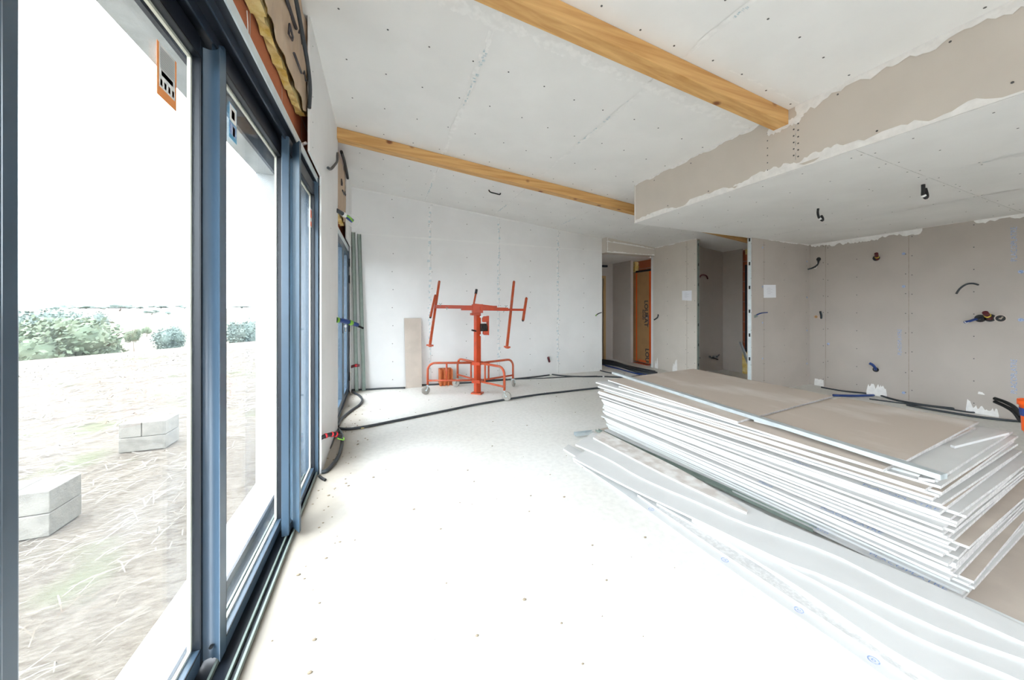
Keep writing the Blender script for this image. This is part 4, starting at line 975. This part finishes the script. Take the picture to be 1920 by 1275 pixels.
def arm(p0, y0, p1, y1, wd, hook):
    a = ay(*p0, y0); c = ay(*p1, y1); b = MB(); b.bar(a, c, wd, wd, up=(0,1,0)); o = b.build('support_arm', OW, lift)
    if hook:
        h = MB(); h.bar(c+Vector((-.045,0,.01)), c+Vector((.045,-.02,.0)), 0.035, 0.02); h.bar(c+Vector((.0,-.05,0)), c+Vector((.0,.03,.0)), 0.035, 0.03); q = h.build('hook', OW, o); q.matrix_parent_inverse = Matrix()
    for e_ in (a, c):
        g = MB(); g.ball(e_, wd*0.52, 0); q = g.build('end_cap', M['rubber'], o); q.matrix_parent_inverse = Matrix()
arm((823.5,528), 5.22, (806,648), 4.66, 0.032, True); arm((963.6,528), 5.22, (950.4,651), 4.62, 0.032, True)
arm((816,554), 5.05, (807,595), 4.82, 0.030, False); arm((987,559), 5.05, (980.5,601), 4.82, 0.032, False)
b = MB(); b.tube([ay(893.5,543,5.05), ay(892,551,5.02)], 0.020, 10, 1); b.tube([ay(892,551,5.02), ay(888,572,4.95)], 0.014, 10, 0); b.build('tilt_lever', [OW, M['rubber']], lift)
b = MB(); b.tube([ay(893,621,4.90), ay(885,619,4.82)], 0.013, 8, 0); b.build('mast_knob', M['rubber'], lift)
# winch
wz = lambda x, y, yy=4.86: ay(x, y, yy)
b = MB(); p = wz(905,593); q = wz(915,603.5); b.box((p.x,4.82,q.z), (q.x,4.90,p.z), 0); p = wz(906,620.5); q = wz(915.5,627.5); b.box((p.x,4.82,q.z), (q.x,4.90,p.z), 0)
b.box((wz(913.5,593).x,4.815,wz(913,628).z), (wz(915.5,593).x,4.905,wz(913,592).z), 0); b.build('winch_housing', O, lift, bevel=0.003)
b = MB(); p = wz(901,606); q = wz(912,622)
for i in range(4): 
    zc_ = p.z+(q.z-p.z)*0.5; xx = p.x+(q.x-p.x)*(i+0.5)/4; b.tube([(xx-0.008,4.87,zc_),(xx+0.008,4.87,zc_)], 0.058, 14)
b.build('winch_drum', M['rubber'], lift)
b = MB(); b.bar(wz(900,594), wz(906,594), 0.02, 0.02); b.build('winch_bracket', M['galv'], lift)
b = MB(); b.bar(wz(900,628.5), wz(912,627), 0.02, 0.02); b.build('winch_bracket', M['galv'], lift)
b = MB(); b.tube(smooth_path([wz(911,628), wz(910,636), wz(907,642), wz(908,643)]), 0.003, 5); b.build('winch_cable', M['galv'], lift)
for (x_, y_) in ((826,571),(838,578),(949,575),(945,583)):
    b = MB(); c_ = ay(x_, y_, 4.89); b.tube([c_+Vector((-.02,0,.02)), c_, c_+Vector((.02,0,.02))], 0.004, 6); b.tube([c_, c_+Vector((0,.02,-.02))], 0.005, 6); b.build('wing_screw', M['galvg'], lift)

# ------------------------------------------------------------------ things by the back wall
bl = MB(); t0 = Vector((0.345,5.795,1.107)); t1 = Vector((0.615,5.795,1.105)); g0 = Vector((0.365,5.67,0)); g1 = Vector((0.610,5.655,0))
bl.prism([g0, g1, t1, t0], (0,0.0125,0.001)); o = bl.build('plasterboard_offcut', [M['kraft']]); tag(o, 'tall brown plasterboard offcut leaning against the back wall', 'offcut')
# terracotta hollow block
b = MB(); bx0, bx1, by0, by1, bz1 = 0.905, 1.090, 5.60, 5.79, 0.265
xs = [bx0, bx0+0.06, bx0+0.122, bx1]
for x in xs: b.box((x-0.010,by0,0), (x+0.010,by1,bz1), 0)
b.box((bx0,by1-0.01,0), (bx1,by1,bz1)); 
b.box((bx0,by0+0.05,0), (bx1,by0+0.058,bz1)); b.box((bx0,by0+0.09,0), (bx1,by0+0.098,bz1))
tag(b.build('clay_block', mat('fired_clay', (0.50,0.13,0.035), 0.8, var=0.08, vscale=20)), 'hollow terracotta block standing behind the lift', 'clay block')
b = MB(); rr = random.Random(8)
for i in range(8):
    c_ = az(791+rr.random()*10, 716+rr.random()*5, 0); s_ = rr.uniform(.012,.03); b.ball(c_+Vector((0,0,s_*.4)), s_, 0, 5, 4, (1,0.8,0.5))
tag(b.build('clay_rubble', mat('broken_clay', (0.50,0.14,0.06), 0.9)), 'small heap of broken red clay chips beside the brown offcut', 'rubble', kind='stuff')
# leaning studs in the left corner
channel((-0.355,5.71,0.0), (-0.405,5.79,2.44), 0.048, 0.03, 0.0015, 'steel_stud', 'left green grey steel stud leaning in the far left corner', M['galvg'], up=(0.3,-1,0))
channel((-0.255,5.73,0.0), (-0.325,5.80,2.42), 0.048, 0.03, 0.0015, 'steel_stud', 'right green grey steel stud leaning in the far left corner', M['galvg'], up=(0.3,-1,0))
# steel offcuts leaning in the closet
channel((6.05,4.02,0.0), (6.42,4.55,0.62), 0.045, 0.025, 0.0015, 'steel_channel', 'galvanised channel offcut leaning inside the closet by the stud', M['galv'])
channel((6.12,3.90,0.0), (6.50,4.35,0.50), 0.045, 0.025, 0.0015, 'steel_channel', 'shorter galvanised channel offcut leaning inside the closet', M['galv'])

# ------------------------------------------------------------------ cables on the floor
def fcable(pts, r, m, label, z=None, cat='cable', name='floor_cable'):
    P = smooth_path([az(x, y, r if z is None else z) for x, y in pts], 5)
    b = MB(); b.tube(P, r, 8); return tag(b.build(name, M[m]), label, cat)
fcable([(635,803),(655,804),(690,799),(750,787),(830,771),(900,757),(1000,741),(1060,734),(1124,727)], 0.014, 'cable', 'long dark conduit sweeping across the floor in front of lift')
fcable([(633,800),(640,786),(658,770),(674,759),(679,750),(674,742),(664,736),(661,731)], 0.015, 'cable', 'dark conduit loop bulging from wall below the french window')
fcable([(635,806),(641,815),(641,832),(636,852),(626,868),(613,882),(603,885)], 0.015, 'cable', 'thick dark conduit curling down toward the sliding window corner')
fcable([(634,810),(626,822),(621,834),(617,841),(612,841)], 0.011, 'cable', 'thin dark cable hook beside the curling conduit')
fcable([(599,893),(604,897),(610,900)], 0.010, 'rubber', 'short black cable end at foot of the sliding window jamb')
fcable([(661,731),(690,730),(725,728),(760,727)], 0.013, 'cable', 'dark conduit along back wall foot left of leaning offcut')
fcable([(790,722),(830,720),(870,718),(910,715),(960,711),(1000,707),(1030,703)], 0.013, 'cable', 'dark conduit along the back wall foot behind the lift')
fcable([(838,713),(890,712),(905,714),(950,711)], 0.012, 'cable', 'dark cable crossing behind the lift mast')
fcable([(1035,702),(1060,705),(1095,706),(1130,706),(1176,707),(1210,702)], 0.012, 'cable', 'dark conduit running right from the back wall to the hall')
fcable([(1124,694),(1134,697),(1150,700),(1172,702)], 0.011, 'cable', 'short dark cable leaving the hall corner')
fcable([(900,712),(960,711),(1020,709),(1080,706),(1120,705)], 0.008, 'cable', 'thin dark cable just in front of the back wall conduit')
hall = [((1128,681),(1160,686),(1195,697),(1228,702)),((1128,678),(1165,684),(1200,694),(1232,699)),((1128,683),(1155,690),(1188,699),(1222,704)),((1128,675),(1150,678),(1180,687),(1228,697))]
for i, h in enumerate(hall):
    o = fcable(h, 0.012 if i == 2 else 0.022, 'bluecable' if i == 2 else 'cable', 'dark blue conduit on the near side of the hall bundle' if i == 2 else 'thick dark conduit in the bundle on the hall floor')
    if i != 2: o['group'] = 'thick dark conduits on the hall floor'
fcable([(1135,686),(1165,693),(1190,700),(1212,705)], 0.010, 'bluecable', 'bright blue pipe curving over the hall floor')
fcable([(1540,726),(1580,733),(1620,737),(1642,739)], 0.011, 'cable', 'dark conduit along right wall foot near the partition corner')
fcable([(1562,741),(1600,742),(1638,741)], 0.016, 'bluecable', 'dark blue pipe section on the floor by the right wall')
fcable([(1643,739),(1680,750),(1730,759),(1790,766),(1850,770)], 0.013, 'cable', 'dark conduit along right wall foot between the plaster blobs')
fcable([(1630,748),(1700,757),(1760,764),(1820,773),(1850,772)], 0.009, 'cable', 'thin cable beside the right wall conduit')
fcable([(1700,759),(1760,770),(1830,781),(1900,789),(1950,791)], 0.013, 'cable', 'dark conduit nearest the stack on the right side floor')
fcable([(1851,771),(1858,776),(1885,781),(1930,787)], 0.012, 'cable', 'dark conduit leaving the right wall plaster blob toward the frame edge')
for i, (dx_, lb) in enumerate(((0, 'upper black conduit arching up off the floor by right wall'), (0.05, 'lower black conduit arching up off the floor by right wall'))):
    b = MB(); b.tube(smooth_path([ax(1865,747+i*6,6.3), ax(1885,754+i*8,6.25), ax(1902,764+i*9,6.2), ax(1915,782+i*9,6.15)]), 0.018, 8); tag(b.build('conduit', M['rubber']), lb, 'conduit')
# ties on the conduit
for (x_, y_, lb) in ((1022,737,'white clip on the sweeping floor conduit right of lift'),(1131,706,'white clip on the hall side floor conduit')):
    p = az(x_, y_, 0.013); b = MB(); b.tube([p+Vector((-.014,0,0)), p+Vector((.014,0,0))], 0.019, 8); tag(b.build('pipe_clip', M['white']), lb, 'clip')

# ------------------------------------------------------------------ conduits out of walls and ceiling
def wire(pts, r, m, label, bands=(), hole=None, cat='conduit', parts=()):
    P = smooth_path(pts, 5); root = MB(); root.tube(P, r, 8, 0); mats = [M[m]]
    o = root.build('wall_conduit', mats); tag(o, label, cat)
    for (t, ln, mm) in bands:
        i = int(t*(len(P)-1)); j = min(len(P)-1, i+max(1, int(ln*(len(P)-1)))); q = MB(); q.tube(P[i:j+1], r*1.18, 8); q.build('tape_band', M[mm], o)
    if hole:
        q = MB(); q.disc(hole[0], hole[1], hole[2], 0, n=16, h=0.002); q.build('cut_hole', M['rubber'] if len(hole) < 4 else M[hole[3]], o)
    for (pp_, rr_, mm) in parts:
        q = MB(); q.tube(smooth_path(pp_, 4), rr_, 6); q.build('wire', M[mm], o)
    return o
HX = (-1,0,0)
def rw(x, y, off=0.0): return ax(x, y, RX-off)
wire([rw(1535,488,0.0), rw(1532,497,0.08), rw(1524,502,0.16), rw(1515,505,0.22)], 0.012, 'cable', 'dark cable with grey stripe hanging from top left hole of right wall', hole=(rw(1535,486,0.001),HX,0.032), parts=[([rw(1532,492,0.05), rw(1531,502,0.12), rw(1527,503,0.16)], 0.006, 'white')])
wire([rw(1645,486), rw(1644,481,0.05), rw(1643,475,0.10)], 0.020, 'pipe_red', 'dark red conduit with yellow wire high on the right wall', bands=[(0.4,0.15,'yellow')], hole=(rw(1643,484,0.001),HX,0.04))
wire([rw(1834,534), rw(1824,531.5,0.06), rw(1812,533,0.10), rw(1800,541,0.12), rw(1793,551,0.12)], 0.010, 'cable', 'thin dark cable arching out of the right wall', parts=[([rw(1803,540,0.11), rw(1798,544,0.12), rw(1796,548,0.12)], 0.004, 'green')])
wire([rw(1838,597), rw(1828,599,0.07), rw(1818,602,0.13), rw(1809,604,0.18)], 0.014, 'bluecable', 'blue conduit with loose end on right wall, left of three holes', bands=[(0.1,0.2,'cable')], hole=(rw(1838,597,0.001),HX,0.045), parts=[([rw(1824,600,0.1), rw(1813,605,0.17), rw(1808,603,0.19)], 0.005, 'white')])
wire([rw(1856,597), rw(1852,592,0.08), rw(1847,586,0.14)], 0.024, 'pipe_red', 'dark red conduit with yellow band in middle hole of right wall', bands=[(0.5,0.15,'yellow')], hole=(rw(1856,596,0.001),HX,0.045))
b = MB(); b.disc(rw(1876,597,0.001), HX, 0.045, 0, n=20, h=0.003); b.ring(rw(1876,597,0.004), HX, 0.036, 0.046, 1); b.tube([rw(1880,594,0.0), rw(1876,598,0.03), rw(1873,597,0.03)], 0.008, 6, 1)
tag(b.build('cut_hole', [M['rubber'], M['kraft']]), 'empty round hole on the right wall, right of the two conduits', 'wall hole')
wire([rw(1540,597), rw(1540,591,0.04), rw(1538,584,0.07)], 0.014, 'cable', 'dark conduit stub in hole by the partition corner', hole=(rw(1538,595,0.001),HX,0.036,'kraft'))
b = MB(); b.disc(rw(1530,594,0.001), HX, 0.034, 0, n=20, h=0.003); b.ring(rw(1530,594,0.004), HX, 0.022, 0.034, 1); tag(b.build('cut_hole', [M['card'], M['kraft']]), 'small brown round hole closest to the partition corner', 'wall hole')
wire([rw(1642,693), rw(1641,690,0.05), rw(1636,684,0.10), rw(1630,681,0.12)], 0.017, 'bluecable', 'dark blue conduit low in the middle of the right wall', hole=(rw(1642,693,0.001),HX,0.035))
pw = lambda x, y, off=0.0: ay(x, y, 3.52-off)
wire([pw(1414,594), pw(1420,590,0.03), pw(1428,587,0.05), pw(1439,586,0.06)], 0.008, 'bluecable', 'blue cable on the partition beside the bright stud', parts=[([pw(1413,596,.0), pw(1416,592,0.03), pw(1420,593,0.04), pw(1414,595,0.02)], 0.010, 'galvg')])
w3 = lambda x, y, off=0.0: ax(x, y, W3-off)
wire([w3(1234,592), w3(1232,596,0.05), w3(1226,600,0.10)], 0.013, 'cable', 'dark conduit stub on the wall just right of hall opening', hole=(w3(1234,591,0.001),HX,0.02))
bwl = lambda x, y, off=0.0: ay(x, y, BY-off)
wire([Vector((4.17,BY-0.002,bwl(1127,586).z)), bwl(1122,588,0.05), bwl(1117,592,0.08)], 0.009, 'cable', 'thin cable with green tip at the left edge of hall opening', bands=[(0.8,0.2,'green')])
wire([bwl(1030,678,0), bwl(1029,674,0.04), bwl(1028,670,0.06)], 0.022, 'pipe_red', 'small dark red socket conduit low on the back wall')
wire([Vector((1.62,4.70,cz(1.62)))+Vector((0,0,0.0)), Vector((1.60,4.68,cz(1.6)-0.03)), Vector((1.52,4.62,cz(1.5)-0.055)), Vector((1.43,4.58,cz(1.43)-0.065)), Vector((1.40,4.56,cz(1.4)-0.05))], 0.009, 'rubber', 'short black cable hanging from sloped ceiling behind far beam')
b0 = az(1534,391,SOF)
wire([b0, b0+Vector((-.005,0,-.05)), b0+Vector((.02,0,-.10)), b0+Vector((.055,-.01,-.125)), b0+Vector((.06,-.01,-.10)), b0+Vector((.035,-.01,-.075))], 0.011, 'rubber', 'left black cable loop hanging from soffit above the right wall', bands=[(0.40,0.09,'white')])
b0 = az(1731,346,SOF)
wire([b0, b0+Vector((.0,0,-.05)), b0+Vector((.0,0,-.09)), b0+Vector((.02,-.01,-.115)), b0+Vector((.03,-.01,-.09)), b0+Vector((.03,0,-.03))], 0.013, 'rubber', 'right black cable loop hanging from soffit close to the ceiling seam', bands=[(0.40,0.09,'white')])
# left wall bits
wire([(-0.43,3.93,1.15), (-0.38,3.98,1.14), (-0.31,4.06,1.115), (-0.245,4.13,1.085)], 0.024, 'bluecable', 'blue tube with green tape sticking out beside the french window', bands=[(0.05,0.15,'green'),(0.62,0.16,'green')], parts=[([Vector((-0.26,4.11,1.08)), Vector((-0.215,4.16,1.06)), Vector((-0.19,4.18,1.045))], 0.012, 'rubber')])
wire([(-0.435,2.985,0.27), (-0.39,3.02,0.275), (-0.345,3.06,0.26), (-0.31,3.10,0.225)], 0.017, 'rubber', 'black tube with red tape rings low beside the sliding window', bands=[(0.25,0.1,'redtape'),(0.5,0.12,'redtape'),(0.72,0.12,'redtape')], parts=[([Vector((-0.33,3.08,0.22)), Vector((-0.29,3.11,0.19)), Vector((-0.29,3.11,0.21))], 0.005, 'green')])
wire([(-0.43,5.71,0.38), (-0.37,5.69,0.40), (-0.31,5.68,0.40)], 0.020, 'pipe_red', 'dark red tube sticking out low in the far left corner', bands=[(0.55,0.2,'redtape')])
wire([(-0.43,3.93,2.28), (-0.39,3.97,2.265), (-0.35,4.03,2.255)], 0.022, 'cable', 'black conduit with white collar and green wires above french window', bands=[(0.6,0.35,'white')], parts=[([Vector((-0.35,4.03,2.255)), Vector((-0.32,4.06,2.235)), Vector((-0.29,4.08,2.215))], 0.022, 'bluecable'), ([Vector((-0.34,4.00,2.25)), Vector((-0.31,4.03,2.235)), Vector((-0.285,4.05,2.205))], 0.010, 'green'), ([Vector((-0.33,4.02,2.27)), Vector((-0.25,4.05,2.26)), Vector((-0.22,4.05,2.20)), Vector((-0.27,4.05,2.14)), Vector((-0.33,4.05,2.17))], 0.002, 'white')])
wire([(-0.425,3.93,2.87), (-0.41,3.80,2.74), (-0.405,3.55,2.60), (-0.400,3.25,2.45), (-0.398,3.08,2.395)], 0.011, 'cable', 'dark conduit end curling out under the far beam at left wall')
wire([(-0.405,4.12,2.97), (-0.405,4.45,2.99), (-0.41,4.80,3.00), (-0.415,5.0,2.99)], 0.016, 'rubber', 'black ragged sleeve along the kraft insulation above french window')
# closet conduits
cw = lambda x, y, off=0.0: ay(x, y, 5.05-off)
wire([cw(1311,521,0), cw(1315,516,0.05), cw(1320,515.5,0.06), cw(1325,518,0.06), cw(1327,523,0.05)], 0.013, 'pipe_red', 'dark arched conduit high on the closet back wall')
for (x_, lb) in ((1331,'left black pipe outlet low in the closet'),(1337.5,'middle black pipe outlet low in the closet'),(1344,'right black pipe outlet low in the closet')):
    wire([cw(x_,669), cw(x_,669,0.06)], 0.022, 'rubber', lb)
wire([cw(1345,668,0.03), cw(1349,664.5,0.06)], 0.010, 'rubber', 'short black lever above the right closet pipe outlet')
wire([cw(1333,671,0.05), cw(1340,672,0.07), cw(1346,674,0.07)], 0.011, 'rubber', 'black pipe slanting below the closet outlets')
wire([cw(1311,671,0), cw(1311,671,0.05)], 0.022, 'rubber', 'single black pipe outlet by the green closet stud')
wire([(4.55,6.6,HZ), (4.58,6.55,HZ-0.10), (4.62,6.5,HZ-0.17)], 0.010, 'rubber', 'black wire hanging from the hall ceiling')
# paper notices
def notice(P, label):
    b = MB(); b.prism(P, (P[1]-P[0]).cross(P[3]-P[0]).normalized()*-0.001, 0)
    o = b.build('paper_sheet', M['paper']); tag(o, label, 'paper')
    q = MB(); 
    for i in range(5):
        t = 0.25+i*0.11; a = P[0].lerp(P[3], t); c = P[1].lerp(P[2], t); nn = (P[1]-P[0]).cross(P[3]-P[0]).normalized()*-0.0015
        s0, s1 = (0.25,0.7) if i % 2 else (0.3,0.55); q.bar(a.lerp(c,s0)+nn, a.lerp(c,s1)+nn, 0.002, 0.003)
    q.build('pencil_notes', M['pencil'], o)
notice([w3(1279,545.5,.002), w3(1297,544.5,.002), w3(1297,564,.002), w3(1279,563,.002)], 'white paper note pinned left of the closet opening')
notice([pw(1431.5,534,.012), pw(1454.5,534,.012), pw(1455,558,.012), pw(1432,558.5,.012)], 'white paper note pinned on the partition right of the bright stud')

# orange pot at the right edge
b = MB(); c_ = Vector((3.44,0.80,0.5575)); n = 16
def lathe(b, c, prof, m=0, n=16):
    rings = [b.add([c+Vector((r*math.cos(2*math.pi*k/n), r*math.sin(2*math.pi*k/n), z)) for k in range(n)]) for r, z in prof]
    for i in range(len(prof)-1):
        for k in range(n):
            k2 = (k+1) % n; b.face([rings[i]+k, rings[i]+k2, rings[i+1]+k2, rings[i+1]+k], m, True)
    b.face([rings[0]+k for k in range(n)][::-1], m)
pot = MB(); PC = ax(1950,806,3.42); PC.z = 0.5575
lathe(pot, PC, [(0.050,0),(0.060,0.10),(0.066,0.135),(0.066,0.165),(0.074,0.166),(0.074,0.195),(0.066,0.195),(0.058,0.02)], 0)
po = pot.build('bucket', M['redorange']); tag(po, 'small orange plastic bucket with blue and red band at frame edge', 'bucket')
bd = MB(); n = 16
for k in range(n):
    a0 = 2*math.pi*k/n; a1 = 2*math.pi*(k+1)/n
    i = bd.add([PC+Vector((0.0635*math.cos(a0),0.0635*math.sin(a0),0.105)), PC+Vector((0.0635*math.cos(a1),0.0635*math.sin(a1),0.105)), PC+Vector((0.0675*math.cos(a1),0.0675*math.sin(a1),0.150)), PC+Vector((0.0675*math.cos(a0),0.0675*math.sin(a0),0.150))]); bd.face([i,i+1,i+2,i+3], 0 if k < 8 else 1)
bd.build('printed_band', [M['bluecable'], M['redtape']], po)

# debris crumbs on the floor
b = MB(); rr = random.Random(5)
for i in range(260):
    if i < 110: p = Vector((rr.uniform(-0.43,-0.2), rr.uniform(1.2,5.6), 0))
    else: p = Vector((rr.uniform(-0.4,4.0), rr.uniform(0.8,5.7), 0))
    if 1.5 < p.x < 3.8 and p.y < 3.2: continue
    s_ = rr.uniform(.002,.007); b.ball(p+Vector((0,0,s_*.4)), s_, 0, 5, 4, (1.5,1,0.5))
tag(b.build('floor_crumbs', M['dirt']), 'brown crumbs and chips scattered on the screed floor', 'debris', kind='stuff')
for (x_, y_, lb, s_) in ((678,802,'larger brown lump beside the sweeping conduit',0.028),(661,803,'smaller pale lump beside the sweeping conduit',0.022)):
    p = az(x_, y_, 0); b = MB(); b.ball(p+Vector((0,-.02,s_*.4)), s_, 0, 8, 6, (1.4,0.8,0.5)); tag(b.build('plaster_lump', M['wool'] if s_ > .025 else M['joint']), lb, 'rubble')
